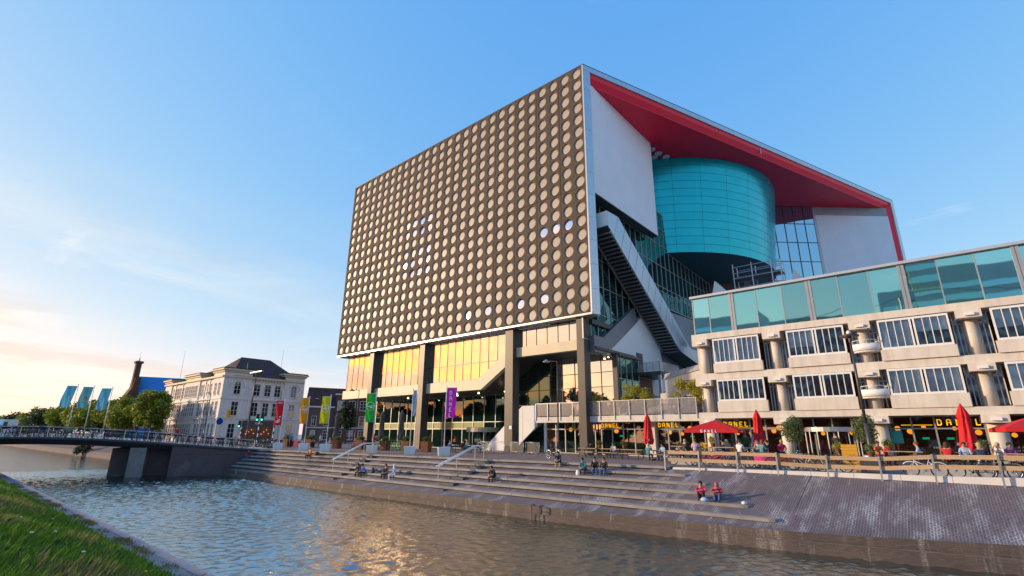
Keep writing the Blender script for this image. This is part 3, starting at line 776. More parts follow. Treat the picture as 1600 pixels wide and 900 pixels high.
def disc_geo(g, x, y, z):
    N = 24; rows = []
    for r, d in ((.66, .0), (.655, -.02), (.45, -.024), (.2, -.026)):
        rows.append([(x + r * math.cos(2 * math.pi * k / N), y + d, z + r * math.sin(2 * math.pi * k / N)) for k in range(N)])
    n = len(g.v); g.grid(rows, 0, True); L = n + 3 * N; g.f.append(tuple(range(L, L + N))); g.m.append(0)
dm = MB(); disc_geo(dm, 0, 0, 0); dmesh = dm.mesh('facade_disc', M['disc'], True)
dgm = dmesh.copy(); dgm.materials[0] = M['disc_glass']
glass_set = {(j, r) for j in range(9, 13) for r in (11, 10, 8, 7, 6)} | {(24, 6), (25, 6), (26, 6), (17, 1), (19, 1), (22, 1), (24, 1)}
rest = MB()
for j in range(28):
    for r in range(19):
        p = (X_0 + j * DX, HY + .185, Z_0 + r * DZ)
        if (j, r) in glass_set: link('facade_window', dgm, hall, (p[0] - HX, .21, p[2]), (rnd.gauss(0, .05), 0, rnd.gauss(0, .06)))
        elif j >= 14: link('facade_disc', dmesh, hall, (p[0] - HX, .185, p[2]))
        else: disc_geo(rest, *p)
o = build('facade_discs_far', rest, M['disc'], hall, True); o.name = 'disc_field'; o['kind'] = 'stuff'
# body of the box behind the facade
g = MB().box(-73.12, -25.5, HY + .36, HY + 1.4, ZB + .06, ZT - .1); build('facade_backing', g, M['black'], hall)
g = MB()
g.box(-73.2, -25.34, HY - .03, HY + 1.4, ZB - .02, ZB + .18); g.box(-25.47, HX, HY - .04, HY + .02, ZB + .181, ZT - .12)
build('facade_trim', g, M['edge_metal'], hall)
B0 = fp(FL, 0, 0)
roofp = [(HX, HY), (B0[0], B0[1]), (-20, 128), (-73.2, 128), (-73.2, HY)]
g = MB().prism(roofp, ZT - .1, ZT + .02); build('roof', g, M['steel_dark'], hall)
g = MB().prism([(-73.2, HY + 1.3), (-70, HY + 1.3), (-70, 128), (-73.2, 128)], ZB, ZT - .11); build('side_wall', g, M['alu'], hall)
# end frame (aluminium), red lining, red soffit
g = MB()
def fbox(g, s0, s1, o0, o1, z0, z1, m=0):
    n = len(g.v); g.v += [fp(s, o, z) for z in (z0, z1) for s, o in ((s0, o0), (s1, o0), (s1, o1), (s0, o1))]
    for q in ((0, 3, 2, 1), (4, 5, 6, 7), (0, 1, 5, 4), (1, 2, 6, 5), (2, 3, 7, 6), (3, 0, 4, 7)): g.f.append(tuple(n + i for i in q)); g.m.append(m)
nb = 24
for k in range(nb):
    fbox(g, .02 + k * (FL - .04) / nb + .01, .02 + (k + 1) * (FL - .04) / nb - .01, .0, .6, 43.17, ZT - .11)
build('frame_beam', g, M['alu'], hall)
g = MB()
nz = 11
for k in range(nz):
    fbox(g, .02, 1.0, 0, .5, ZB + k * (43.16 - ZB) / nz + .012, ZB + (k + 1) * (43.16 - ZB) / nz - .012)
build('corner_jamb', g, M['alu'], hall)
g = MB(); fbox(g, FL - 1.0, FL, 0, .5, 5, 43.16); build('far_jamb', g, M['alu'], hall)
g = MB()
g.face([fp(.9, .2, 43.16), fp(FL - 1, .2, 43.16), fp(FL - 1, .35, 42.7), fp(.9, .35, 42.7)])
g.face([fp(.9, .35, 42.7), fp(FL - 1, .35, 42.7), fp(FL - 2.0, .85, 42.02), fp(1.2, .85, 42.02)])
g.face([fp(FL - 1.0, .2, 43.16), fp(FL - 1.0, .2, 5), fp(FL - 2.2, .9, 5), fp(FL - 2.2, .9, 42.3)])
build('red_lining', g, M['red'], hall, fix=False)
g = MB(); g.prism([fp(1.0, .8, 0)[:2], fp(FL - 1.2, .8, 0)[:2], (-3, 112), (-60, 112), (-60, 44.5), (-26.2, 44.5)], 42.0, 42.35)
build('red_soffit', g, M['red'], hall)
# white walls of the recess
g = MB(); g.box(-25.85, -25.33, 43.45, 59.6, 27.75, 41.99); build('white_wall', g, M['plaster'], hall)
g = MB(); g.box(-26.3, -25.34, 43.45, 59.59, 27.62, 27.745); build('wall_underside', g, M['steel_dark'], hall)
def seg_wall(p, q, z0, z1, th=.4):
    p, q = Vector(p), Vector(q); d = (q - p).normalized(); n = Vector((-d.y, d.x)) * th
    return MB().prism([tuple(p), tuple(q), tuple(q + n), tuple(p + n)], z0, z1)
W0, W1, W2 = (-17.25, 92.55), (-11.75, 97.5), (-1.7, 106.45)
build('white_wall', seg_wall(W1, W2, 10, 40.4), M['plaster'], hall)
build('wall_header', seg_wall((-11.73, 97.46), (-1.75, 106.35), 40.41, 41.99, .3), M['concrete_grey'], hall)
build('wall_edge_post', seg_wall((-11.95, 97.2), (-11.6, 97.5), 10, 41.98, .3), M['frame'], hall)
L = math.hypot(W1[0] - W0[0], W1[1] - W0[1])
W00 = (W0[0] - .743 * 7, W0[1] - .669 * 7); L2 = math.hypot(W1[0] - W00[0], W1[1] - W00[1]) - .25
us = [L2 - 1.85 * k for k in range(8)][::-1]
curtain(hall, 'curtain_wall', W00, (W1[0] - W00[0], W1[1] - W00[1]), [(us[0], 10), (L2, 10), (L2, 41.98), (us[0], 41.98)], us, [10, 13.4, 17.0, 20.6, 24.2, 27.8, 31.4, 35, 38.6, 41.98], M['glass_blue'], M['frame_dark'], .12)
g = seg_wall((-45, 67.5), (-22.6, 87.8), 0, 28); build('rear_wall', g, M['steel_dark'], hall)
# the teal drum: overlapping metal panels on a core
drum = build('drum', MB().lathe((-35.5, 82.4, 0), [(18.6, 27.35), (18.7, 27.5), (20.35, 41.99)], 72), M['teal_dark'], hall, True)
def drum_r(z): return lerp(18.78, 20.43, (z - 27.4) / 14.6)
NR = 12; AS = 12.0
for ri in range(NR):
    z0 = 27.42 + ri * (41.98 - 27.42) / NR; z1 = 27.42 + (ri + 1) * (41.98 - 27.42) / NR - .05
    for k in range(16):
        a0 = -130 + k * AS ; a1 = a0 + AS - .10; rows = []
        for z in (z0, z1):
            rr = drum_r(z)
            rows.append([(-35.5 + rr * math.cos(R_(lerp(a0, a1, t / 4))), 82.4 + rr * math.sin(R_(lerp(a0, a1, t / 4))), z) for t in range(5)])
        inn = lambda r: [(p[0] * .997 - 35.5 * .003, p[1] * .997 + 82.4 * .003, p[2]) for p in r]
        rows = [inn(rows[0])] + rows + [inn(rows[1])]
        build('cladding_panel', MB().grid(rows), M['teal'], drum)
# soffit lights (white discs) beside the white wall
for (x, y) in ((-25.9, 61.2), (-25.6, 62.8), (-25.1, 64.4), (-26.6, 63.4)):
    build('soffit_disc', MB().lathe((x, y, 41.93), [(.55, 0), (.55, .06)], 20), M['letter_white'], hall)
build('lightning_rod', MB().tube(fp(33, .3, 42.2), fp(33, .2, 44.0), .06, 6), M['letter_white'], hall)

# glass wall under the white wall
GX = -26.75
gp = [(0, 11.3), (4.2, 11.3), (12.0, 16.3), (18, 18.6), (40, 19), (40, 26.6), (23.6, 27.3), (23.6, 33.0), (16.9, 33.0), (16.9, 27.8), (0, 27.8)]
us = frange(0, 40, 1.48)
curtain(hall, 'curtain_wall', (GX, 42.3), (0, 1), gp, us, [11.3, 14.4, 17.6, 20.8, 21.5, 24.6, 27.8, 30.4, 33], M['glass_blue'] and M['glass_green'], M['frame'], .07, .14, .003)
g = MB(); g.box(GX - 9, GX - .3, 43.5, 80, 11, 11.3); g.box(GX - 9, GX - .3, 43.5, 80, 20.9, 21.2); g.box(GX - 8.4, GX - 8.1, 48.2, 82, 11, 33)
build('inner_floor', g, M['room'], hall)
# grey V-shaped beam
g = MB(); g.prism([(43.55, 10.05), (45.9, 10.05), (53.6, 15.0), (53.0, 16.55), (45.4, 11.75), (43.55, 11.75)], -27.3, -26.2, 'x'); build('angled_beam', g, M['steel_mid'], hall)
# white lower wall with a grey door
g = MB(); g.prism([(46.2, 10.1), (53.9, 14.95), (56.5, 16.9), (59.5, 13.0), (62, 3.6), (52.4, 3.6), (52.4, 10.1)], -27.0, -26.35, 'x'); build('white_wall', g, M['plaster'], hall)
g = MB(); g.prism([(56.5, 16.9), (58, 17.9), (82, 18.9), (82, 3.6), (62, 3.6), (59.5, 13.0)], -27.0, -26.38, 'x'); build('grey_wall', g, M['steel_mid'], hall)
g = MB().box(-26.34, -26.28, 53.0, 54.5, 8.95, 11.15); build('service_door', g, M['steel_dark'], hall)
g = MB().box(-26.34, -26.26, 52.9, 56.6, 5.3, 8.25); build('timber_door', g, M['wood_dark'], hall)
# landing with glazed rail
g = MB().box(-26.34, -23.2, 52.2, 57.6, 8.35, 8.72); build('landing', g, M['steel_dark'], hall)
g = MB()
for a, c in (((-23.25, 52.3), (-23.25, 57.5)), ((-25.6, 52.3), (-23.25, 52.3))):
    g.bar((*a, 9.75), (*c, 9.75), .05, .05)
    for t in frange(0, 1, .33): p = (lerp(a[0], c[0], t), lerp(a[1], c[1], t)); g.bar((*p, 8.7), (*p, 9.75), .04, .04, up=(1, 0, 0))
build('landing_rail', g, M['galv'], hall)
g = MB().face([(-23.25, 52.35, 8.8), (-23.25, 57.4, 8.8), (-23.25, 57.4, 9.7), (-23.25, 52.35, 9.7)]).face([(-25.6, 52.3, 8.8), (-23.3, 52.3, 8.8), (-23.3, 52.3, 9.7), (-25.6, 52.3, 9.7)])
build('landing_glass', g, M['glass_rail'], hall)
build('landing_post', MB().box(-23.6, -23.3, 52.4, 52.75, 3.6, 8.34), M['alu'], hall)
# the escalator tube hung across the glass
st = empty('escalator_tube', (0, 0, 0)); st.parent = hall; st.location = (0, 0, 0)
XR, XL = -24.0, -26.25
def zb_(y): return 23.33 - .669 * (y - 43.57)
def zt_(y): return 25.24 - .690 * (y - 45.97)
body = [(43.62, 23.38), (60.5, 12.03), (68.5, 10.6), (68.5, 12.9), (64, 12.8), (45.97, 25.24), (43.62, 25.1)]
build('tube_body', MB().prism(body, XL, XR - .03, 'x'), M['steel_dark'], st)
build('end_cap', MB().box(XL + .02, XR - .02, 43.5, 43.61, 23.42, 25.12), M['white'], st)
ys = frange(45.97, 60.5, 1.45)
def side(q): return build('cladding_panel', MB().prism(q, XR - .028, XR + .02, 'x'), M['alu'], st)
side([(43.6, 23.4), (44.85, 22.56), (45.95, 25.22), (43.6, 25.1)])
for a, c in zip(ys[:-1], ys[1:]):
    k = 1.15; la, lc = a - k, c - k
    side([(la + .04, zb_(la)), (lc - .03, zb_(lc)), (c - .03, zt_(c)), (a + .04, zt_(a))])
side([(59.37, zb_(59.37)), (60.5, 12.03), (68.5, 10.6), (68.5, 12.9), (64, 12.8), (60.52, zt_(60.52))])
for i in range(36):
    y = 44.0 + i * .46; g = MB().box(XL + .12, XR - .14, y, y + .26, zb_(y) - .34, zb_(y) - .22)
    build('tread_underside', g, M['steel_mid'], st)
g = MB(); g.prism([(44.2, zb_(44.2) - .3), (60.2, zb_(60.2) - .3), (60.2, zb_(60.2) + .3), (44.2, zb_(44.2) + .3)], XL - .02, XL + .1, 'x')
g.prism([(44.2, zb_(44.2) - .06), (60.3, zb_(60.3) - .06), (60.3, zb_(60.3) + .1), (44.2, zb_(44.2) + .1)], XR - .12, XR - .04, 'x'); build('stringer', g, M['alu'], st)

# ---- lower storeys under the disc facade
def column(x0, x1): build('tower_column', MB().box(x0, x1, 42.35, 43.5, 0, ZB), M['column'], hall)
for a, c in ((-27.58, -26.72), (-37.35, -36.2), (-52.75, -51.75), (-64.4, -63.45)): column(a, c)
poly = [(-71.6, 13.45), (-71.6, 8.25), (-42.3, 8.25), (-37.1, 11.4), (-27.6, 11.4), (-27.6, 13.45)]
ga = [(x + 71.6, z) for x, z in poly]
curtain(hall, 'curtain_wall', (-71.6, 43.25), (1, 0), ga, frange(0, 44, 1.47), [8.25, 10.25, 13.45], M['glass_gold'], M['frame_dark'], .06, .1, .0035)
bandp = [(-72, 8.2), (-42.35, 8.2), (-37.15, 11.36), (-26.9, 11.36), (-26.9, 10.3), (-36.3, 10.3), (-41.7, 6.95), (-72, 6.95)]
build('cladding_band', MB().prism(bandp, 42.95, 43.6, 'y'), M['band'], hall)
soff = [(-72, 6.96), (-41.7, 6.96), (-36.3, 10.31), (-26.0, 10.31), (-26.0, 10.6), (-36.4, 10.6), (-41.8, 7.2), (-72, 7.2)]
build('lower_soffit', MB().prism(soff, 43.61, 52, 'y'), M['steel_dark'], hall)
build('upper_floor', MB().box(-71.5, -26.4, 43.6, 52, 13.0, 13.5), M['steel_dark'], hall)
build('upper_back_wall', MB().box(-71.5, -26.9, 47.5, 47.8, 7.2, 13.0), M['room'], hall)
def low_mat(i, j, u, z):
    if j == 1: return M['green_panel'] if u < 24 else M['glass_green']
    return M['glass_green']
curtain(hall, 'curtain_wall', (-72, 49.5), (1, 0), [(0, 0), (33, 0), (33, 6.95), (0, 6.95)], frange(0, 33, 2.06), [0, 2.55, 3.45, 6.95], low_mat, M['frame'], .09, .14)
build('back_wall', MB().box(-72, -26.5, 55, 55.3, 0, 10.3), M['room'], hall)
rv = build('revolving_door', MB().lathe((-46.3, 48.3, 0), [(2.15, 2.15), (2.15, 2.65), (2.0, 2.7)], 28), M['cream_metal'], hall)
build('door_glass', MB().lathe((-46.3, 48.3, 0), [(2.0, .03), (2.0, 2.14)], 28, cap=False), M['glass_shop'], rv)
for k in range(6):
    t = k * math.pi / 3 + .3; build('door_post', MB().tube((-46.3 + 2.05 * math.cos(t), 48.3 + 2.05 * math.sin(t), 0), (-46.3 + 2.05 * math.cos(t), 48.3 + 2.05 * math.sin(t), 2.15), .06, 6), M['cream_metal'], rv)
def lob(i, j, u, z):
    return M['glass_gold'] if (z >= 3.5 and u > 4.2) or (z > 2.3 and u > 6) else M['glass_green']
curtain(hall, 'curtain_wall', (-39.6, 47.2), (1, 0), [(0, 0), (13.6, 0), (13.6, 10.3), (0, 10.3)], frange(0, 13.6, 1.7), [0, 2.4, 3.55, 5.2, 6.85, 8.4, 10.3], lob, M['frame_dark'], .07, .12, .003)
curtain(hall, 'curtain_wall', (-25.9, 47.1), (0, 1), [(0, 3.6), (5.3, 3.6), (5.3, 10.05), (0, 10.05)], [0, 1.1, 2.4, 3.7, 5.3], [3.6, 5.6, 7.7, 10.05], M['glass_green'], M['frame'], .08, .12)
build('lobby_edge', MB().box(-26.15, -25.6, 46.9, 47.25, 3.6, 10.3), M['steel_dark'], hall)
build('lobby_top', MB().box(-26.5, -25.45, 47.2, 52.4, 10.06, 10.3), M['steel_dark'], hall)
# white stair against the lobby
sp = [(-42.6, .05), (-41.8, 1.1), (-37.0, 4.98), (-34.9, 5.0), (-34.9, 2.75), (-37.6, .6), (-38.3, .05)]
ws = build('white_stair', MB().prism(sp, 45.0, 45.2, 'y'), M['plaster'], hall)
for i in range(14):
    x = -41.6 + i * .45; build('stair_step', MB().box(x, x + .5, 45.2, 46.9, .24 * i + .05, .24 * i + .28), M['concrete_grey'], ws)
for x in (-36.95, -38.9):
    build('panel_joint', MB().box(x, x + .02, 44.985, 44.999, 1.2 if x > -37.5 else .2, 4.95 if x > -37.5 else 3.35), M['frame'], ws)
# ceiling spots under the soffits
for x, y, z in ((-40.5, 46, 6.9), (-45, 46, 6.9), (-50, 47, 6.9), (-55, 46, 6.9), (-60, 46.5, 6.9), (-28.6, 44.8, 10.25), (-27.6, 45.6, 10.25), (-48, 45, 6.9)):
    build('soffit_lamp', MB().lathe((x, y, z - .08), [(.12, 0), (.12, .1)], 8), M['lamp_dim'], hall)

# ---- terrace over the shops
ter = empty('terrace', (-26, 43.2, 0), 0, 'raised concrete terrace with glass balustrade between the dark tower column and the restaurant', 'terrace')
build('slab', MB().box(-33.45, -15.95, 43.15, 62, 3.22, 3.58), M['concrete'], ter)
build('slab_edge', MB().box(-33.45, -15.95, 42.98, 43.14, 3.05, 3.62), M['concrete'], ter)
xs_ = frange(-33.4, -16.1, 1.56)
for a, c in zip(xs_[:-1], xs_[1:]):
    build('balustrade_panel', MB().box(a + .05, c - .05, 43.0, 43.02, 3.7, 4.95), M['glass_rail'], ter)
for a in xs_: build('balustrade_post', MB().box(a - .035, a + .035, 42.9, 42.975, 3.25, 5.0), M['galv'], ter)
build('balustrade_rail', MB().box(-33.45, -16.05, 42.96, 43.06, 4.97, 5.03), M['galv'], ter)
for i in range(16):
    y = 46.2 + i * .42; build('stair_step', MB().box(-25.4, -19.6, y, y + .46, 3.5, 3.58 + .155 * (i + 1)), M['concrete_grey'], ter)
build('upper_platform', MB().box(-25.6, -15, 52.9, 62, 3.5, 6.05), M['concrete_grey'], ter)
for x0 in (-25.2, -22.3, -20.0):
    g = MB(); g.path([(x0, 46.2, 4.55), (x0, 52.6, 6.95), (x0, 53.6, 6.95), (x0, 53.6, 6.1)], .035, 6); g.tube((x0, 46.2, 3.6), (x0, 46.2, 4.55), .03, 6)
    build('stair_rail', g, M['galv'], ter)
# low concrete annex with shingled top
an = empty('concrete_annex', (-18, 49, 0), 0, 'low pale concrete annex with grey shingled parapet on the terrace', 'annex')
build('wall', MB().prism([(-21.6, 4.9), (-21.6, 5.9), (-21.0, 5.95), (-21.0, 7.3), (-16.6, 8.15), (-16.6, 3.6), (-19.6, 3.6), (-19.6, 4.9)], 48.2, 56, 'y'), M['concrete'], an)
for k in range(6):
    a = -21.1 + k * .76; za = 7.3 + (a + 21.0) * .193; 
    s = MB(); s.v = [(a, 48.1, za + .0), (a + .72, 48.1, za + .14), (a + .72, 48.5, za + .72), (a, 48.5, za + .58), (a, 48.6, za), (a + .72, 48.6, za + .14)]
    s.f = [(0, 1, 2, 3), (0, 4, 5, 1), (0, 3, 4), (1, 5, 2), (2, 5, 4, 3)]; s.m = [0] * 5
    build('parapet_shingle', s, M['concrete_grey'], an)
for z in (6.75, 7.0): build('wall_groove', MB().box(-19.4, -16.6, 48.17, 48.19, z, z + .05), M['frame_dark'], an)
build('pillar', MB().lathe((-20.4, 48.9, 3.6), [(.3, 0), (.3, 1.3)], 12), M['concrete'], an)
fr = build('window_frame', MB().box(-19.4, -16.7, 48.05, 48.19, 5.55, 5.7), M['white'], an)
for k in range(5): build('window_bar', MB().box(-19.4 + k * .65, -19.33 + k * .65, 48.06, 48.18, 3.65, 5.545), M['white'], fr)
build('window_glass', MB().box(-19.35, -16.75, 48.12, 48.15, 3.62, 5.54), M['glass_win'], fr)
# ------------------------------------------------------------------ restaurant and office building on the right
rb = empty('office_building', (-15.9, 43, 0), 0, 'pale concrete office building with a teal glazed top floor and a restaurant below', 'building')
CXS = [-15.25, -9.55, -3.7, 2.2, 8.05, 13.9]
XE = 14.6; X_L = -15.95
def rbox(name, x0, x1, y0, y1, z0, z1, mt): return build(name, MB().box(x0, x1, y0, y1, z0, z1), mt, rb)
# bands, floors, body
rbox('wall_band', X_L, XE, 42.96, 44.6, 3.24, 3.72, M['concrete'])
rbox('wall_band', X_L, XE, 43.02, 44.6, 6.38, 6.93, M['concrete'])
rbox('wall_band', X_L, XE, 42.92, 44.6, 9.86, 10.36, M['concrete'])
for k in range(len(CXS) - 1):
    for z in (3.72, 6.9, 10.36):
        pass
rbox('floor_slab', X_L, XE, 44.61, 58, 3.3, 3.6, M['concrete_grey']); rbox('floor_slab', X_L, XE, 44.61, 58, 6.5, 6.8, M['concrete_grey'])
rbox('floor_slab', X_L, XE, 44.61, 58, 10.0, 10.3, M['concrete_grey'])
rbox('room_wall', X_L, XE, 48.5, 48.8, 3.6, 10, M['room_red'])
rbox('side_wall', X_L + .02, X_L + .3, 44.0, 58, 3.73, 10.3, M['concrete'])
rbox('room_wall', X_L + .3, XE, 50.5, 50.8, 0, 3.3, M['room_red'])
# glazed top floor
def bays(): return [(-18.2, -12.35), (-12.35, -6.5), (-6.5, -.68), (-.68, 5.17), (5.17, 11.0), (11.0, 16.9)]
us = []
for a, c in bays(): us += [a, a + (c - a) / 3, a + 2 * (c - a) / 3]
us = [u for u in us if -15.7 <= u <= XE]
us = [-15.7] + us + [XE]
curtain(rb, 'roof_glazing', (0, 43.3), (1, 0), [(-15.7, 10.4), (XE, 10.4), (XE, 13.65), (-15.7, 13.65)], us, [10.4, 13.65], lambda i, j, u, z: (M['glass_teal'], M['glass_teal_b'], M['glass_teal'], M['glass_teal_c'])[(i * 7 + 3) % 11 % 4], M['frame'], .07, .1, .008)
for a, c in bays():
    if a > -15: rbox('roof_post', a - .19, a - .02, 43.18, 43.32, 10.4, 13.66, M['frame']); rbox('roof_post', a + .02, a + .19, 43.18, 43.32, 10.4, 13.66, M['frame'])
curtain(rb, 'roof_glazing', (-15.7, 43.3), (0, 1), [(0, 10.4), (8, 10.4), (8, 13.65), (0, 13.65)], frange(0, 8, 2), [10.4, 13.65], M['glass_teal'], M['frame'], .07, .1)
rbox('roof_edge', -15.85, XE, 43.02, 43.5, 13.66, 13.86, M['edge_metal'])
rbox('roof', -15.7, XE, 43.5, 56, 13.6, 13.8, M['concrete_grey'])
rbox('room_wall', -15.5, XE, 48.5, 48.7, 10.3, 13.6, M['room'])
for x in (-13.2, -9.2, -5.1, -3.4, 1.0, 4.0, 6.2): rbox('room_partition', x, x + .9, 45.5, 46.2, 10.35, 12.2 + (x % 1) * .9, M['concrete_grey'])
# windows, spandrels, columns
def window(x0, x1, z0, z1, open_low):
    g = MB(); y = 42.98
    for z in (z0, z1): g.box(x0, x1, y - .06, y + .06, z - .07, z + .07)
    xm = (x0 + x1) / 2
    for x in (x0 + .05, xm - .1, xm + .1, x1 - .05): g.box(x - .055, x + .055, y - .055, y + .055, z0 + .071, z1 - .071)
    pw = (xm - .16 - (x0 + .11)) / 4
    for h in (x0 + .11, xm + .16):
        for k in (1, 2, 3): g.box(h + k * pw - .025, h + k * pw + .025, y - .045, y + .045, z0 + .072, z1 - .072)
    w = build('window', g, M['white'], rb)
    for hi, h in enumerate((x0 + .11, xm + .16)):
        drop = rnd.choice([.35, .55, 1.0]) if open_low is None else open_low[hi]
        for k in range(4):
            build('pane', MB().face([(h + k * pw + .03, y, z0 + .07), (h + (k + 1) * pw - .03, y, z0 + .07), (h + (k + 1) * pw - .03, y + rnd.gauss(0, .004), z1 - .07), (h + k * pw + .03, y + rnd.gauss(0, .004), z1 - .07)]), M['glass_win'], w, fix=False)
            if drop > .02: build('blind', MB().box(h + k * pw + .03, h + (k + 1) * pw - .03, y + .1, y + .12, z1 - .07 - (z1 - z0 - .14) * drop, z1 - .07), M['blind'], w)
WB = [(CXS[k] + 1.2, CXS[k + 1] - 1.15) for k in range(5)]
drops2 = [(1, 1), (.66, 0), (1, .5), (.62, .62), (1, 1)]; drops1 = [(0, 0), (0, 0), (.95, 1), (1, 1), (.5, 0)]
for k, (a, c) in enumerate(WB):
    window(a - .15, c + .15, 7.77, 9.72, drops2[k]); window(a - .15, c + .15, 4.66, 6.28, drops1[k])
    rbox('spandrel', a - .25, c + .25, 42.87, 43.2, 6.931, 7.69, M['concrete']); rbox('spandrel', a - .25, c + .25, 42.87, 43.2, 3.721, 4.58, M['concrete'])
    for zz in ((3.73, 6.37), (6.94, 9.85)):
        for xa, xb in ((a - 1.2 + .42, a - .3), (c + .3, c + 1.15 - .42)):
            sf = rbox('side_window', xa, xb, 43.9, 43.98, zz[1] - .75, zz[1] - .68, M['white'])
            for x in (xa, (xa + xb) / 2, xb): build('frame_bar', MB().box(x - .03, x + .03, 43.9, 43.98, zz[0] + .1, zz[1] - .02), M['white'], sf)
            build('pane', MB().face([(xa, 43.94, zz[0] + .1), (xb, 43.94, zz[0] + .1), (xb, 43.94, zz[1]), (xa, 43.94, zz[1])]), M['glass_win'], sf, fix=False)
for k, x in enumerate(CXS):
    for z0, z1 in ((0, 2.74), (3.73, 5.88), (6.94, 9.3)):
        build('column', MB().lathe((x, 43.75, 0), [(.38 if z0 else .46, z0), (.38 if z0 else .46, z1)], 18), M['concrete'], rb, True)
    for z0, z1 in ((2.74, 3.235), (5.88, 6.375), (9.3, 9.855)):
        cp = rbox('capital', x - .64, x + .64, 42.72, 44.4, z0, z1, M['concrete'])
        build('wall_lamp', MB().box(x - .18, x + .28, 42.55, 42.72, z0 + .12, z0 + .3), M['white'], cp)
# small round white balconies
for k in (2,):
    for z in (4.25, 7.45):
        x = CXS[k] + .15
        p = build('balcony', MB().lathe((x, 43.2, z), [(.70, .30), (.80, .34), (.80, .78), (.75, .78), (.75, .36)], 20, 0, 1.1, .75, cap=False), M['white'], rb, True)
        build('balcony_floor', MB().lathe((x, 43.2, z), [(.72, .18), (.72, .28)], 20, 0, 1.1, .75), M['concrete'], p)
        g = MB().torus((x, 43.2, z + 1.0), .80, .022, 20, 5, 0, 'z'); build('balcony_rail', g, M['white'], p)
        g = MB()
        for t in range(0, 360, 40): g.tube((x + .82 * math.cos(R_(t)), 43.2 + .80 * math.sin(R_(t)) * .8, z + .76), (x + .82 * math.cos(R_(t)), 43.2 + .80 * math.sin(R_(t)) * .9, z + 1.0), .018, 4)
        build('balcony_bar', g, M['white'], p)
# ---- shop fronts
def shop(parent, x0, x1, y, du, top=3.22, skip=()):
    return curtain(parent, 'shopfront', (x0, y), (1, 0), [(0, .04), (x1 - x0, .04), (x1 - x0, top), (0, top)], frange(0, x1 - x0, du), [.04, 2.42, top], M['glass_shop'], M['frame'], .1, .12, .002)
for k in range(5):
    shop(rb, CXS[k] + .5, CXS[k + 1] - .5, 44.35, 1.22)
shops = empty('terrace_shops', (-26, 44.5, 0), 0, 'glass shopfronts of the restaurant under the terrace slab', 'shopfront')
shop(shops, -33.4, -27.3, 44.9, 1.22); shop(shops, -26.4, -21.6, 44.6, 1.2); shop(shops, -20.6, -16.2, 44.6, 1.1)
build('pillar', MB().box(-21.58, -20.62, 44.2, 44.9, 0, 3.2), M['concrete'], shops)
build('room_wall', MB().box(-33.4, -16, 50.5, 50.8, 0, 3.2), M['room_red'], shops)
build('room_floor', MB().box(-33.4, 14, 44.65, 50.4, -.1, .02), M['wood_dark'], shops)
build('side_wall', MB().box(-33.8, -33.42, 44.9, 50.4, 0, 3.2), M['plaster'], shops)
# revolving entrance drum in bay 2
dx = -6.75
dr = build('entrance_drum', MB().lathe((dx, 44.25, 0), [(1.75, 2.2), (1.75, 2.5), (1.6, 2.52)], 26), M['frame'], rb)
for k in range(9):
    t = R_(180 + k * 22.5); build('door_post', MB().tube((dx + 1.7 * math.cos(t), 44.25 + 1.7 * math.sin(t), 0), (dx + 1.7 * math.cos(t), 44.25 + 1.7 * math.sin(t), 2.2), .045, 6), M['frame'], dr)
# warm globe lamps, tables of light inside
rl = random.Random(5)
index = 0
for x in (-31.5, -29, -25.2, -22.8, -20.1, -19.0, -18.0, -17.0, -14.1, -13.2, -12.2, -11.4, -10.6, -8.3, -7.6, -5.6, -4.9, -2.9, -2.2, -1.4, .2, 1.4, 3.0, 4.2, 5.6, 6.8):
    y = 45.3 + rl.random() * 2.2; z = 2.0 + rl.random() * .55; r = .13 + .1 * rl.random()
    t = empty('globe_lamp', (x, y, 3.2), 0, 'warm orange globe lamp hanging behind the restaurant glass', 'lamp', 'globe lamps in the restaurant')
    build('globe', MB().ball((x, y, z), r, 0, 10, 6), M['lamp_warm'], t, True); build('cord', MB().tube((x, y, z + r), (x, y, 3.2), .01, 4), M['black'], t)
# lit signs
def text_mesh(s, size, mt, depth=.02, mirror=False, spacing=1.0):
    cu = bpy.data.curves.new("lettering", 'FONT'); cu.body = s; cu.size = size; cu.extrude = depth; cu.align_x = 'CENTER'; cu.align_y = 'CENTER'; cu.space_character = spacing; cu.resolution_u = 3
    o = bpy.data.objects.new("lettering", cu); COL.objects.link(o); dg = bpy.context.evaluated_depsgraph_get(); dg.update()
    me = bpy.data.meshes.new_from_object(o.evaluated_get(dg)); bpy.data.objects.remove(o); bpy.data.curves.remove(cu)
    me.materials.clear(); me.materials.append(mt); me.transform(Matrix.Rotation(math.pi / 2, 4, 'X'))
    if mirror: me.transform(Matrix.Scale(-1, 4, (1, 0, 0)))
    me.name = 'lettering'; return me
SEG = {'D': [((0, 0), (0, 1)), ((0, 1), (.45, 1)), ((.45, 1), (.6, .8)), ((.6, .8), (.6, .2)), ((.6, .2), (.45, 0)), ((.45, 0), (0, 0))],
       'A': [((0, 0), (0, .8)), ((0, .8), (.15, 1)), ((.15, 1), (.45, 1)), ((.45, 1), (.6, .8)), ((.6, .8), (.6, 0)), ((0, .45), (.6, .45))],
       'N': [((0, 0), (0, 1)), ((0, 1), (.6, 0)), ((.6, 0), (.6, 1))], 'E': [((.6, 0), (0, 0)), ((0, 0), (0, 1)), ((0, 1), (.6, 1)), ((0, .5), (.5, .5))],
       'L': [((0, 1), (0, 0)), ((0, 0), (.6, 0))]}
def letter(ch, h, y=0, w=.045):
    g = MB()
    for a, c in SEG[ch]: g.bar((a[0] * h * .95, y, a[1] * h), (c[0] * h * .95, y, c[1] * h), w, .03, up=(0, 1, 0)); g.box(a[0] * h * .95 - w / 2, a[0] * h * .95 + w / 2, y - .016, y + .016, a[1] * h - w / 2, a[1] * h + w / 2)
    return g
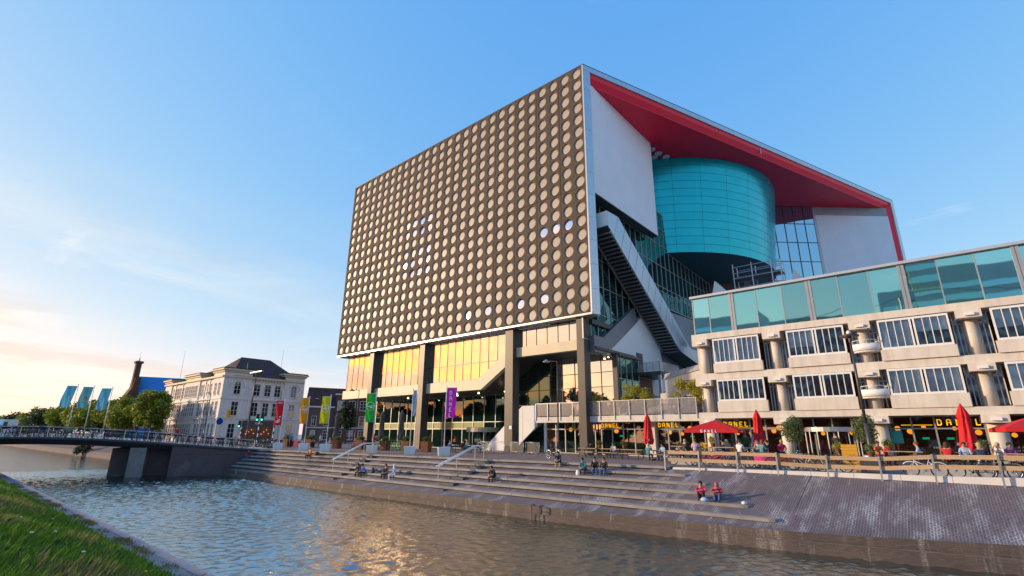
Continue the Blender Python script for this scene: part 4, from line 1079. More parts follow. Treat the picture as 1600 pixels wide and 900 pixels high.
LM = {c: letter(c, .34, 0, .06).mesh('letter', M['letter_yellow']) for c in 'DANEL'}
def dsign(x, y, z, pitch, label):
    t = empty('restaurant_sign', (x, y, z), 0, label, 'sign', 'lit yellow restaurant signs')
    for i, c in enumerate('DANEL'): link('letter', LM[c], t, (i * pitch, 0, 0))
    build('sign_bar', MB().box(-.05, pitch * 4.6, .02, .05, .12, .15), M['frame_dark'], t, local=True)
dsign(-26.3, 44.45, 2.58, .42, 'yellow DANEL letters over the shopfront beside the dark tower column')
dsign(-20.35, 44.45, 2.6, .42, 'yellow DANEL letters under the terrace right of the closed umbrella')
dsign(-14.4, 44.2, 2.62, .42, 'yellow DANEL letters above the open red umbrella')
dsign(-.6, 44.2, 2.64, .48, 'yellow DANEL letters half hidden by the closed umbrella farthest right')
for x, y in ((-9.9, 44.25), (-3.2, 44.25)):
    t = build('menu_poster', MB().box(x, x + .62, y - .03, y, 1.45, 2.3), M['poster_teal']); t.location = (0, 0, 0)
    props(t, 'teal poster on the restaurant glass ' + ('beside the left potted olive tree' if x < -5 else 'right of the ground-floor pillar by the lamp post'), 'poster', 'teal posters on the restaurant glass')
for x in (-25.0, -23.9, -17.9, -1.6, -.3):
    props(build('exit_sign', MB().box(x, x + .38, 45.6, 45.63, 1.72, 1.86), M['exit_green']), 'small green exit light inside the restaurant glass', 'exit sign', 'green exit lights in the restaurant')
props(build('neon_line', MB().box(-2.6, -.9, 45.0, 45.04, 2.62, 2.7), M['letter_yellow']), 'long orange light strip behind the glass left of the rightmost DANEL letters', 'light strip')
props(build('neon_line', MB().box(-14.8, -10.4, 45.6, 45.64, 2.5, 2.56), M['letter_yellow']), 'long orange light strip behind the glass above the open red umbrella', 'light strip')
# scaffold on the roof terrace
sc = empty('scaffold_tower', (-14, 56, 14), 0, 'metal scaffold tower on the roof beneath the teal drum', 'scaffold')
sx = [-15.4, -13.45, -11.5, -10.6]
for y in (56, 57.6):
    for i, x in enumerate(sx):
        build('upright', MB().tube((x, y, 13.8), (x, y, 20.4 - .12 * i), .055, 6), M['galv'], sc)
    for z in (14.6, 16.6, 17.6, 18.7, 19.3, 20.0): build('ledger', MB().tube((sx[0], y, z), (sx[3], y, z), .04, 5), M['galv'], sc)
    build('brace', MB().tube((sx[0], y, 14.6), (sx[1], y, 17.6), .03, 5).tube((sx[1], y, 17.6), (sx[2], y, 14.6), .03, 5).tube((sx[2], y, 17.6), (sx[3], y, 14.6), .03, 5), M['galv'], sc)
for z in (16.65, 18.75): build('platform', MB().box(sx[0], sx[3], 56.05, 57.55, z, z + .12), M['steel_dark'], sc)
for i in range(3):
    pass
# folded grey roof plate and stair edge beneath the drum
rp = build('roof_plate', MB().prism([(-19.4, 14.0), (-18.0, 19.4), (-16.4, 17.4), (-16.4, 14.0)], 57.5, 59.0, 'y'), M['alu']); props(rp, 'folded grey metal roof plate rising in a point behind the teal glazed floor', 'roof plate')
rp = build('inclined_panel', MB().prism([(-12.2, 23.6), (-7.2, 15.2), (-9.6, 15.2), (-12.8, 20.8)], 72, 72.5, 'y'), M['alu']); props(rp, 'slanted pale metal panel under the right side of the teal drum', 'panel')
zz = empty('outer_stair', (-21, 61, 8), 0, 'grey outside staircase with mesh rails behind the left end of the teal glazed floor', 'staircase')
build('flight', MB().prism([(-23.2, 13.6), (-19.0, 18.8), (-19.0, 18.3), (-23.0, 13.0)], 62, 64.2, 'y'), M['alu'], zz); build('flight', MB().prism([(-22.6, 13.0), (-17.8, 9.6), (-17.8, 9.0), (-22.8, 12.5)], 61.5, 63.6, 'y'), M['alu'], zz)
build('rail', MB().path([(-23.2, 62, 14.9), (-19.0, 62, 20.1)], .04, 5).path([(-22.6, 61.5, 14.3), (-17.8, 61.5, 10.9)], .04, 5), M['galv'], zz)
for k in range(6): build('rail_post', MB().tube((-23.2 + k * .84, 62, 13.6 + k * 1.04), (-23.2 + k * .84, 62, 14.9 + k * 1.04), .03, 5).tube((-22.6 + k * .96, 61.5, 13.0 - k * .68), (-22.6 + k * .96, 61.5, 14.3 - k * .68), .03, 5), M['galv'], zz)
# ------------------------------------------------------------------ trees
def tree(name, loc, h, r, seed, n, leaf, size, label, group, trunk=.22, cz=.62, cat='tree', clear=.22):
    rs = random.Random(seed); t = empty(name, loc, 0, label, cat, group)
    g = MB(); th = h * clear * 1.9
    g.tube((0, 0, -.2), (rs.uniform(-.1, .1), rs.uniform(-.1, .1), th), trunk, 8, 0, trunk * .55)
    cs, rr = [], []
    for i in range(26):
        a = i * 2.4 + rs.random(); q = rs.random() ** .5; zz = h * (clear + (1 - clear) * (.10 + .86 * ((i + .5) / 26)))
        wd = math.sin(math.pi * min(1, max(.12, (zz / h - clear * .75) / (1.08 - clear * .75)))) ** .7
        cs.append((r * .86 * q * wd * math.cos(a), r * .86 * q * wd * math.sin(a), zz + rs.uniform(-.3, .3))); rr.append(r * rs.uniform(.18, .36) * (.6 + .5 * wd))
        if i % 3 == 0: g.tube((0, 0, th * rs.uniform(.6, .98)), cs[-1], trunk * .34, 5, 0, trunk * .1)
    build('trunk', g, M['bark'], t, True, True)
    link('crown', leaf_cloud('crown', cs, rr, n, size, leaf, seed), t)
    return t
TR = [(-117.5, 30, 9.6, 3.3, 'leaf'), (-125, 31, 9.4, 4.2, 'leaf'), (-133, 29, 8.7, 4.2, 'leaf'), (-147, 31, 8.9, 4.6, 'leaf'), (-160, 29, 8.4, 4.8, 'leaf'), (-176, 30, 9.3, 5.2, 'leaf'), (-197, 29, 8.6, 5.6, 'leaf'), (-222, 29, 8.2, 6.5, 'leaf_dark'), (-252, 29, 8.9, 7.2, 'leaf'), (-287, 28, 7.8, 7.5, 'leaf_dark'), (-330, 28, 7.5, 8, 'leaf')]
tl = ['lime green tree nearest the long white building', 'broad green tree second from the long white building', 'green quay tree below the blue tower block', 'green quay tree behind the rightmost teal bridge flag', 'green quay tree between the middle and rightmost teal bridge flags', 'green quay tree behind the middle teal bridge flag', 'green quay tree behind the leftmost teal bridge flag',
      'dark green quay tree just left of the teal bridge flags', 'lighter green quay tree second from the open horizon', 'small dark tree last but one in the quay row by the horizon', 'farthest small green tree at the left end of the quay row']
for i, (x, y, h, r, lf) in enumerate(TR):
    tree('quay_tree', (x, y, 0), h, r, 100 + i, 5200, M[lf], .26 if x > -150 else .36, tl[i], 'trees along the far quay', .25)
tree('street_tree', (-83, 51, 0), 7.2, 1.9, 300, 2200, M['leaf_dark'], .17, 'slim young street tree in front of the dark brick houses', None, .11, clear=.28)
tree('quay_shrub', (-128, 22.3, -2.6), 2.4, 1.6, 301, 900, M['leaf_dark'], .16, 'dark green shrub growing at the waterline beyond the bridge', None, .05, cat='shrub', clear=.1)

# ------------------------------------------------------------------ long white corner building
wb = empty('white_building', (-103.7, 36.7, 0), 0, 'long white stucco corner building with dark hipped roof beside the trees', 'building')
XW, YW, XE2, YE2 = -103.7, 36.7, -138.0, 52.3
def wbox(name, x0, x1, y0, y1, z0, z1, m='stucco_white', par=None): return build(name, MB().box(x0, x1, y0, y1, z0, z1), M[m], par or wb)
wbox('wall', XE2, XW, YW, YE2, -.1, 12.3)
TW = [(XW - 4.9, XW, YW, YW + 4.9, 13.4), (XW - 4.9, XW, YE2 - 4.0, YE2, 13.4), (-124.4, -116.2, YW, YW + 5, 13.2), (XE2, XE2 + 4.2, YW, YW + 5, 13.0)]
for x0, x1, y0, y1, zt in TW:
    e = .22
    wbox('corner_tower', x0 - (e if x0 > XE2 + 1 else 0), x1 + e, y0 - e if y0 < 40 else y0, y1 + (e if y1 > 50 else 0), -.1, zt)
    wbox('tower_cornice', x0 - .75, x1 + .75, y0 - .75, y1 + .75, zt, zt + .28, 'cornice'); wbox('tower_cornice', x0 - .45, x1 + .45, y0 - .45, y1 + .45, zt - .35, zt - .002, 'cornice')
    build('tower_roof', MB().prism([(x0 - .6, y0 - .6), (x1 + .6, y0 - .6), (x1 + .6, y1 + .6), (x0 - .6, y1 + .6)], zt + .285, zt + .5), M['roof_tile'], wb)
for x0, x1, y0, y1 in ((XE2 - .3, XW + .02, YW - .5, YW + .2), (XW - .2, XW + .5, YW, YE2)):
    wbox('main_cornice', x0, x1, y0, y1, 12.05, 12.42, 'cornice')
for z in (4.35, 7.95):
    wbox('string_course', XE2, XW + .34, YW - .34, YW + .1, z, z + .22); wbox('string_course', XW - .1, XW + .335, YW, YE2 + .3, z + .003, z + .217)
for y in frange(YW + 5.3, YE2 - 4.4, .62): wbox('cornice_bracket', XW + .02, XW + .4, y, y + .25, 11.7, 12.04, 'cornice')
g = MB(); g.grid([[(XW + .3, YW + 1, 12.43), (XW + .3, YE2 - .6, 12.43)], [(XW - 6.5, 41.5, 17.0), (XW - 6.5, 47.5, 17.0)], [(XW - 14, YW + .5, 12.43), (XW - 14, YE2, 12.43)]])
g.face([(XW + .3, YW + 1, 12.43), (XW - 6.5, 41.5, 17.0), (XW - 14, YW + .5, 12.43)]); g.face([(XW + .3, YE2 - .6, 12.43), (XW - 14, YE2, 12.43), (XW - 6.5, 47.5, 17.0)])
rf = build('roof', g, M['roof_tile'], wb)
g = MB(); g.grid([[(XW - 6, YW + .2, 12.44), (XE2, YW + .2, 12.44)], [(XW - 7, 44.5, 16.3), (XE2 + 5, 44.5, 16.3)], [(XW - 6, YE2, 12.44), (XE2, YE2, 12.44)]]); g.face([(XE2, YW + .2, 12.44), (XE2 + 5, 44.5, 16.3), (XE2, YE2, 12.44)])
rf = build('roof', g, M['roof_tile'], wb)
for k in range(4): build('skylight', MB().bar((XW - 13.4 - k * .75, 39.8, 14.02), (XW - 13.4 - k * .75, 41.6, 14.92), .35, .1), M['white'], rf)
for x, y in ((XW - 3.5, 38.5), (XW - 1.5, 41)): build('finial', MB().tube((x, y, 13.8), (x, y, 15.4), .09, 6, 0, .02), M['galv'], wb)
def win_mesh(w, h, arch):
    fr, gl = MB(), MB(); n = 8
    top = [(w / 2 * math.cos(math.pi * k / n), h - w / 2 + w / 2 * math.sin(math.pi * k / n)) for k in range(n + 1)] if arch else [(w / 2, h), (-w / 2, h)]
    gl.face([(-w / 2, -.03, 0), (w / 2, -.03, 0)] + [(x, -.03, z) for x, z in top])
    fr.box(-w / 2 - .14, w / 2 + .14, -.16, .02, -.16, -.02)
    for x in (-w / 2 - .03, w / 2 + .03): fr.box(x - .05, x + .05, -.07, .0, -.0, (h - w / 2 if arch else h))
    fr.box(-.035, .035, -.06, -.031, 0, h)
    for q in (.36, .68): fr.box(-w / 2, w / 2, -.055, -.032, h * q - .03, h * q + .03)
    if arch:
        for k in range(n): a, c = top[k], top[k + 1]; fr.bar((a[0] * 1.06, -.05, a[1]), (c[0] * 1.06, -.05, c[1]), .08, .1, up=(0, 1, 0))
    else: fr.box(-w / 2 - .1, w / 2 + .1, -.07, .0, h, h + .1)
    return fr.mesh('window', M['stucco_white']), gl.mesh('pane', M['glass_old'], fix=False)
WM = {}
def owin(par, x, y, z, w, h, arch=False, front=False):
    k = (w, h, arch)
    if k not in WM: WM[k] = win_mesh(w, h, arch)
    wl_ = wloc(par); o = link('window', WM[k][0], par, (x - wl_.x, y - wl_.y, z - wl_.z), (0, 0, R_(90) if front else 0)); link('pane', WM[k][1], o); return o
S = YW - .0
for z, h in ((.9, 2.5), (5.0, 2.5), (8.9, 2.2)):
    top = z > 8
    for x in (XW - 1.5, XW - 3.4): owin(wb, x, S - .22, z, .85, h, top)
    for k in range(4): owin(wb, XW - 6.2 - k * 1.5 - (k > 1) * .5, S, z, 1.0, h)
    for k in range(6): owin(wb, -117.3 - k * 1.25, S - .22, z, .85, h)
    for k in range(5): owin(wb, -126 - k * 1.5, S, z, 1.0, h)
    owin(wb, -135.9, S - .22, z, .8, h, top)
    fx = XW
    for y, tw in ((39.1, 1), (42.9, 0), (45.0, 0), (47.0, 0), (50.3, 1)):
        if z < 1 and not tw: continue
        owin(wb, fx + (.22 if tw else 0), y, z + (0 if not tw or not top else .1), 1.15, h + (.15 if tw and top else 0), bool(tw and top), True)
for y in (39.1, 50.3):                                               # moulded arch over the tower windows
    g = MB(); n = 14
    for k in range(n):
        a, c = math.pi * k / n, math.pi * (k + 1) / n
        g.bar((XW + .25, y + 1.35 * math.cos(a), 10.3 + 1.35 * math.sin(a)), (XW + .25, y + 1.35 * math.cos(c), 10.3 + 1.35 * math.sin(c)), .16, .16, up=(1, 0, 0))
    build('arch_moulding', g, M['stucco_white'], wb)
for y in (36.72, 41.6, 48.1, 52.3): wbox('corner_quoin', XW + .2, XW + .3, y - .22, y + .22, 4.6, 10.3)
for x in (-110.8, -113.0, -126.5, -131): wbox('downpipe', x - .07, x + .07, S - .15, S, 0, 12, 'galv')
cp = wbox('cafe_porch', XW + .02, XW + .5, 41.0, 46.9, 0, 4.1, 'steel_dark')
for y0, y1 in ((41.5, 43.6), (44.4, 46.4)):
    wbox('shop_window', XW + .505, XW + .53, y0, y1, .3, 3.0, 'room_red', cp)
    for k in range(4): build('cafe_lamp', MB().ball((XW + .62, y0 + .3 + k * .48, 1.6 + (k * 37 % 11) * .1), .09, 0, 6, 4), M['lamp_warm'], cp)
s = link('lettering', text_mesh('Florin', .62, M['letter_white'], .02), cp); s.rotation_euler = (0, 0, R_(90)); w0 = wloc(cp); s.location = (XW + .54 - w0.x, 44 - w0.y, 3.55 - w0.z)

# ------------------------------------------------------------------ town houses between the white building and the hall
M['house_brick'] = brick_mat('dark_house_brick', (.13, .055, .045), (.095, .042, .036), (.16, .12, .10), .24, .08, "xz", .3, .85)
M['house_brick_pale'] = brick_mat('grey_brown_house_brick', (.17, .12, .115), (.13, .095, .09), (.15, .12, .115), .24, .08, "xz", .3, .85)
def house(loc, rz, w, d, h, label, brick, floors, cols, ww, roof='gable', rmat='roof_tile', rh=3.5):
    t = empty('brick_house', loc, R_(rz), label, 'house', 'old brick houses behind the plaza')
    build('wall', MB().box(-w / 2, w / 2, 0, d, -.2, h), M[brick], t, local=True)
    if roof == 'gable': g = MB().prism([(-w / 2 - .2, h), (w / 2 + .2, h), (0, h + rh)], -.15, d, 'y')
    else: g = MB().prism([(-.2, h), (d + .2, h), (d / 2, h + rh)], -w / 2 - .1, w / 2 + .1, 'x')
    r = build('roof', g, M[rmat], t, local=True)
    build('cornice', MB().box(-w / 2 - .15, w / 2 + .15, -.3, -.002, h - .35, h), M['stucco_white'], t, local=True)
    build('plinth_course', MB().box(-w / 2, w / 2, -.12, -.001, 2.9, 3.15), M['stucco_white'], t, local=True)
    for f in range(floors):
        for c in range(cols):
            x = -w / 2 + (c + .5) * w / cols; z = .6 if f == 0 else 3.5 + (f - 1) * ((h - 3.7) / max(1, floors - 1))
            hh = 1.9 if f else 1.8
            owin(t, 0, 0, 0, ww, hh).location = (x, 0, z)
    return t, r
h1, rr = house((-103.5, 60.0, 0), 68, 10.5, 8, 7.6, 'low dark brick house with a steep dark roof and skylights beside the white building', 'house_brick_pale', 2, 4, .9, 'side', rh=4.3)
for k in range(4): build('skylight', MB().box(-4 + k * 2.2, -3.3 + k * 2.2, 1.1, 2.3, 9.2, 9.3), M['white'], rr, local=True).rotation_euler = (0, 0, 0)
house((-101.0, 62.9, 0), 58, 7.2, 9, 10.4, 'tall dark red house with three columns of white windows in the middle of the row', 'house_brick', 3, 3, 1.25, 'gable', rh=1.8)
house((-98.2, 67.5, 0), 57, 6.6, 9, 10.2, 'tall dark red house with ornate white window surrounds nearest the bronze hall', 'house_brick', 3, 3, 1.0, 'side', rh=1.2)
house((-112, 74, 0), 58, 8, 8, 12.6, 'far house with an orange clay tile roof behind the row', 'house_brick', 3, 3, .9, 'side', 'roof_red', 2.6)

# ------------------------------------------------------------------ church stack, blue block, masts
ch = empty('church_tower', (-176, 37.8, 0), 0, 'dark brown brick gable tower with a thin spire in front of the blue block', 'tower')
M['church_brick'] = mat('dark_tower_brick', (.10, .05, .03), .9, .25, .8, .3, 6)
build('gable', MB().prism([(34.6, -1), (39.6, -1), (39.6, 16.8), (38.2, 16.8), (38.0, 14.0), (36.6, 11.0), (35.6, 8.0), (34.6, 4)], -178, -174.5, 'x'), M['church_brick'], ch)
build('shaft', MB().prism([(-176.8, 37.9), (-175.3, 37.9), (-175.3, 39.2), (-176.8, 39.2)], 12, 20.9), M['church_brick'], ch)
build('cap', MB().box(-177.1, -175, 37.6, 39.5, 20.9, 21.5), M['church_brick'], ch)
build('spire', MB().lathe((-176.1, 38.55, 21.5), [(.5, 0), (.16, .4), (.2, .8), (.07, 1.0), (.05, 2.4), (.01, 3.2)], 8), M['galv'], ch)
bb = empty('blue_block', (-172, 46, 0), 0, 'plain bright blue building block behind the trees and the white building', 'building')
M['blue_clad'] = mat('bright_blue_cladding', (.02, .27, .80), .5, .05, .3)
build('wall', MB().prism([(-178, 38.6), (-170, 60), (-190, 66), (-196, 44)], -1, 17.4), M['blue_clad'], bb)
build('side_wing', MB().prism([(-177, 37.4), (-176.4, 38.6), (-194, 44), (-194.5, 42.5)], -1, 12.6), M['blue_clad'], bb)
build('white_block', MB().box(-166, -158, 42.2, 52, -1, 10.9), M['stucco_white'], bb); build('roof_box', MB().box(-162, -159, 44, 48, 10.9, 12.6), M['galv'], bb)
for nm, x, y, z0, z1, lab in (('radio_mast', -192.5, 54.3, 0, 28.4, 'thin pale radio mast rising behind the blue block'), ('radio_mast', -154.8, 70.3, 0, 26.8, 'thin pale radio mast behind the right end of the white building'), ('radio_mast', -150, 58, 0, 22.4, 'short thin mast above the roof apex of the white building')):
    t = build(nm, MB().tube((x, y, z0), (x, y, z1), .16, 5, 0, .05), M['letter_white']); props(t, lab, 'mast', 'radio masts on the skyline')
vanb = empty('camper_van', (-74.3, 5.5, .55), R_(-20), 'white van parked at the left end of the bridge', 'van')
build('body', MB().prism([(-2.6, .35), (2.3, .35), (2.6, .9), (2.2, 1.5), (1.5, 2.35), (-2.5, 2.4), (-2.7, 2.2)], -.95, .95, 'y'), M['white'], vanb, local=True)
build('side_window', MB().box(.5, 1.6, -.97, .97, 1.4, 2.1), M['glass_old'], vanb, local=True)
for x in (-1.7, 1.6):
    for y in (-.93, .78): build('wheel', MB().tube((x, y, .34), (x, y + .16, .34), .34, 14), M['rubber'], vanb, local=True)

# ------------------------------------------------------------------ banners
def cloth(x0, x1, z0, z1, amp, ph, mt, skew=0.0):
    g = MB(); rows = []
    for i in range(15):
        z = z1 + (z0 - z1) * i / 14
        rows.append([(x0 + (x1 - x0) * k / 8 + skew * (i / 14), amp * math.sin(ph + k * .9 + i * .35) * (k / 8) * (.3 + i / 14), z) for k in range(9)])
    return g.grid(rows)
def cmat(nm, col):
    m, nt, b = new_mat(nm); setp(b, rough=.75)
    c = ramp(nt, noise(nt, 1.4, 3), [(.3, tuple(x * .85 for x in col)), (.7, tuple(min(1, x * 1.12) for x in col))]); nt.links.new(c, b.inputs[0])
    tl_ = nt.nodes.new("ShaderNodeBsdfTranslucent"); nt.links.new(c, tl_.inputs[0]); ms = nt.nodes.new("ShaderNodeMixShader"); ms.inputs[0].default_value = .45
    nt.links.new(b.outputs[0], ms.inputs[1]); nt.links.new(tl_.outputs[0], ms.inputs[2]); nt.links.new(ms.outputs[0], nt.nodes["Material Output"].inputs[0]); return m
FC = {'red': cmat('red_banner', (.72, .012, .03)), 'orange': cmat('orange_banner', (.85, .36, .01)), 'lime': cmat('lime_banner', (.70, .68, .01)), 'green': cmat('green_banner', (.03, .50, .06)), 'blue': cmat('pale_blue_banner', (.25, .48, .75)), 'purple': cmat('purple_banner', (.80, .03, .66)), 'teal': cmat('teal_banner', (.10, .36, .42)), 'teal2': cmat('blue_banner', (.10, .42, .58))}
YAW = R_(34)
def banner(x, y, h, col, label, side=-1, zb=0.0, w=.98, hh=2.75, base=True, print_=None, group='banner flags on white block bases', amp=.10, skew=0.0):
    t = empty('banner_flag', (x, y, zb), YAW, label, 'flag', group)
    z0 = .6 if base else 0
    build('pole', MB().tube((0, 0, z0), (0, 0, h), .045, 8, 0, .03).ball((0, 0, h + .03), .06, 0, 8, 5), M['white'], t, True, True)
    build('crossbar', MB().tube((0, 0, h - .1), (side * w, 0, h - .1), .018, 6), M['white'], t, local=True)
    if base:
        g = MB(); s1, s2 = .46, .54
        g.v = [(-s1, -s1, 0), (s1, -s1, 0), (s1, s1, 0), (-s1, s1, 0), (-s2, -s2, .72), (s2, -s2, .72), (s2, s2, .72), (-s2, s2, .72)]
        g.f = [(0, 3, 2, 1), (4, 5, 6, 7), (0, 1, 5, 4), (1, 2, 6, 5), (2, 3, 7, 6), (3, 0, 4, 7)]; g.m = [0] * 6; b_ = build('base_block', g, M['white'], t, local=True); b_.rotation_euler = (0, 0, R_(18))
    f = build('banner_cloth', cloth(side * .06, side * w, h - .14 - hh, h - .12, amp, x, 0, skew), FC[col], t, True, True)
    def lett(s, size, px, pz, mirror=False, rot=0):
        o = link('lettering', text_mesh(s, size, M['letter_white'], .006, mirror), f, (px, -.045, pz)); o.rotation_euler = (0, rot, 0)
        return o
    if print_ == 'ring':
        cxx, cz = side * w * .52, h - .12 - hh * .45
        build('printed_ring', MB().torus((cxx, -.05, cz), .40, .016, 28, 4), M['letter_white'], f, local=True)
        build('printed_mark', MB().box(cxx - .36, cxx + .10, -.056, -.05, cz - .05, cz + .04).box(cxx - .05, cxx + .40, -.056, -.05, cz + .0, cz + .07).box(cxx - .02, cxx + .2, -.056, -.05, cz - .17, cz - .06), M['letter_white'], f, local=True)
    elif print_ == 'danel':
        for i, c in enumerate('DANEL'): link('letter', LW[c], f, (side * w * .42 - .07, -.06, h - .72 - i * .49))
    elif print_ == 'red':
        lett('CAVI', .30, side * w * .5, h - .38, True); build('printed_mark', MB().box(side * w * .75, side * w * .35, -.055, -.05, h - 2.62, h - 2.52).box(side * w * .75, side * w * .25, -.055, -.05, h - 2.47, h - 2.36).box(side * w * .45, side * w * .25, -.055, -.05, h - 2.3, h - 2.2).box(side * w * .4, side * w * .22, -.055, -.05, h - 2.02, h - 1.9), M['letter_white'], f, local=True)
    elif print_ == 'strip':
        build('printed_mark', MB().box(side * w * .6, side * w * .5, -.06, -.05, h - 2.4, h - 1.1), M['letter_white'], f, local=True)
    elif print_ == 'curl':
        build('printed_mark', MB().torus((side * w * .5, -.06, h - 1.35), .3, .05, 14, 4), M['cream_metal'], f, local=True)
    return t
LW = {c: letter(c, .30, 0, .055).mesh('letter', M['letter_white']) for c in 'DANEL'}
for c in LW: LW[c].materials[0] = M['letter_white']
banner(-58.4, 27.5, 5.55, 'red', 'red banner flag with mirrored white letters on a white block', print_='red')
banner(-53.6, 28.0, 5.67, 'orange', 'orange banner flag with a white ring on a white block', print_='ring')
banner(-49.8, 28.4, 5.68, 'lime', 'yellow green banner flag with a pale ring on a white block', print_='ring')
banner(-43.0, 29.4, 5.76, 'green', 'green banner flag with a white ring on a white block', print_='ring')
banner(-37.85, 29.9, 5.84, 'blue', 'narrow pale blue flag hanging limp on a white block', w=.35, hh=2.3, side=1, amp=.16)
banner(-34.1, 30.7, 5.95, 'purple', 'purple banner flag with vertical DANEL letters on a white block', side=1, print_='danel', hh=2.6, skew=-.12)
for (yy, lab, pr, sk) in ((9.65, 'leftmost teal flag on the bridge with a dark print', 'strip', -.35), (10.9, 'middle teal flag on the bridge with an orange curl print', 'curl', -.25), (12.35, 'rightmost teal flag on the bridge with white lettering', 'strip', -.25)):
    p = bp(yy, 1.6, 0); YAW = R_(48)
    banner(p[0], p[1], 5.2, 'teal' if pr == 'curl' else 'teal2', lab, zb=deck_z(yy), base=False, print_=pr, group='teal flags on the bridge', w=1.05, hh=2.15, skew=sk)
YAW = R_(34)

# ------------------------------------------------------------------ street lamps, signals, signs
def lamp(x, y, h, label, kind, r=.07, arm=.9, rz=0, zb=0):
    t = empty('street_lamp', (x, y, zb), R_(rz), label, 'street lamp')
    build('post', MB().tube((0, 0, 0), (0, 0, h * .35), r * 1.25, 10).tube((0, 0, h * .35), (0, 0, h), r, 10, 0, r * .7), M['steel_dark'], t, True, True)
    if kind == 'arm':
        build('arm', MB().tube((0, 0, h), (-arm, 0, h + .15), .035, 6), M['steel_dark'], t, local=True)
        build('lamp_head', MB().lathe((-arm - .1, 0, h + .0), [(.34, .02), (.36, .08), (.12, .24), (.05, .3)], 14), M['galv'], t, local=True)
    elif kind == 'disc':
        build('lamp_head', MB().lathe((0, 0, h), [(.07, -.05), (.09, .22), (.5, .26), (.52, .34), (.3, .40), (.1, .44)], 18), M['steel_dark'], t, local=True)
        build('sensor', MB().ball((0, 0, h + .52), .13, 0, 8, 5), M['white'], t, True, True)
    else:
        for s in (-1, 1): build('lamp_head', MB().box(min(s * .1, s * 1.9), max(s * .1, s * 1.9), -.12, .12, h - .12, h + .02), M['galv'], t, local=True)
    return t
lamp(-3.65, 35.5, 7.35, 'slim black lamp post with a round disc head in front of the restaurant', 'disc', .085)
lamp(-27.0, 38.0, 8.45, 'tall dark lamp post with a round shade beside the dark tower column', 'arm', .06, 1.15)
lamp(-74.0, 30.2, 10.2, 'tallest black lamp post in front of the white building', 'double', .1)
lamp(-100.0, 33.5, 8.6, 'black lamp post by the trees beside the long white building', 'arm', .09)
lamp(-56.5, 36.0, 7.1, 'thin lamp post with a flat arm behind the green banner', 'arm', .05, 1.6)
M['stripe'] = None
def signal(x, y, h, label, heads):
    t = empty('traffic_signal', (x, y, 0), R_(40), label, 'traffic light', 'striped traffic signal posts')
    for k in range(8): build('post_band', MB().tube((0, 0, h * k / 8), (0, 0, h * (k + 1) / 8), .08, 8), M['white'] if k % 2 else M['black'], t, local=True)
    for i in range(heads):
        x0 = -.42 + i * .62
        hd = build('signal_head', MB().box(x0, x0 + .3, -.2, .02, h - .1, h + .8), M['black'], t, local=True)
        build('signal_lens', MB().lathe((x0 + .15, -.23, h + .06), [(.01, -.10), (.1, -.07), (.13, 0), (.1, .07), (.01, .10)], 10, 0, 1, .4), M['lamp_green'], hd, local=True)
    return t
signal(-74.9, 29.7, 2.6, 'striped signal post with a green light left of the tallest lamp post', 1)
signal(-69.2, 29.6, 3.4, 'striped signal post with two dark heads in front of the cafe porch', 2)
signal(-65.2, 29.8, 3.2, 'striped post without a lit lamp right of the cafe porch', 0)
t = empty('road_sign', (-82.5, 29.5, 0), R_(40), 'round blue road sign on a pale post in front of the white building', 'road sign')
build('post', MB().tube((0, 0, 0), (0, 0, 3.6), .045, 6), M['galv'], t, local=True); build('sign_face', MB().tube((0, -.08, 3.4), (0, -.05, 3.4), .5, 18), cmat('blue_sign_face', (.01, .08, .45)), t, local=True)
t = empty('road_sign', (-80.6, 29.9, 0), R_(40), 'upright yellow sign hanging by the corner of the white building', 'road sign')
build('post', MB().tube((0, 0, 0), (0, 0, 4.9), .045, 6), M['galv'], t, local=True); build('sign_face', MB().box(-.28, .28, -.1, -.05, 3.9, 5.0), cmat('yellow_sign_face', (.8, .5, .02)), t, local=True)
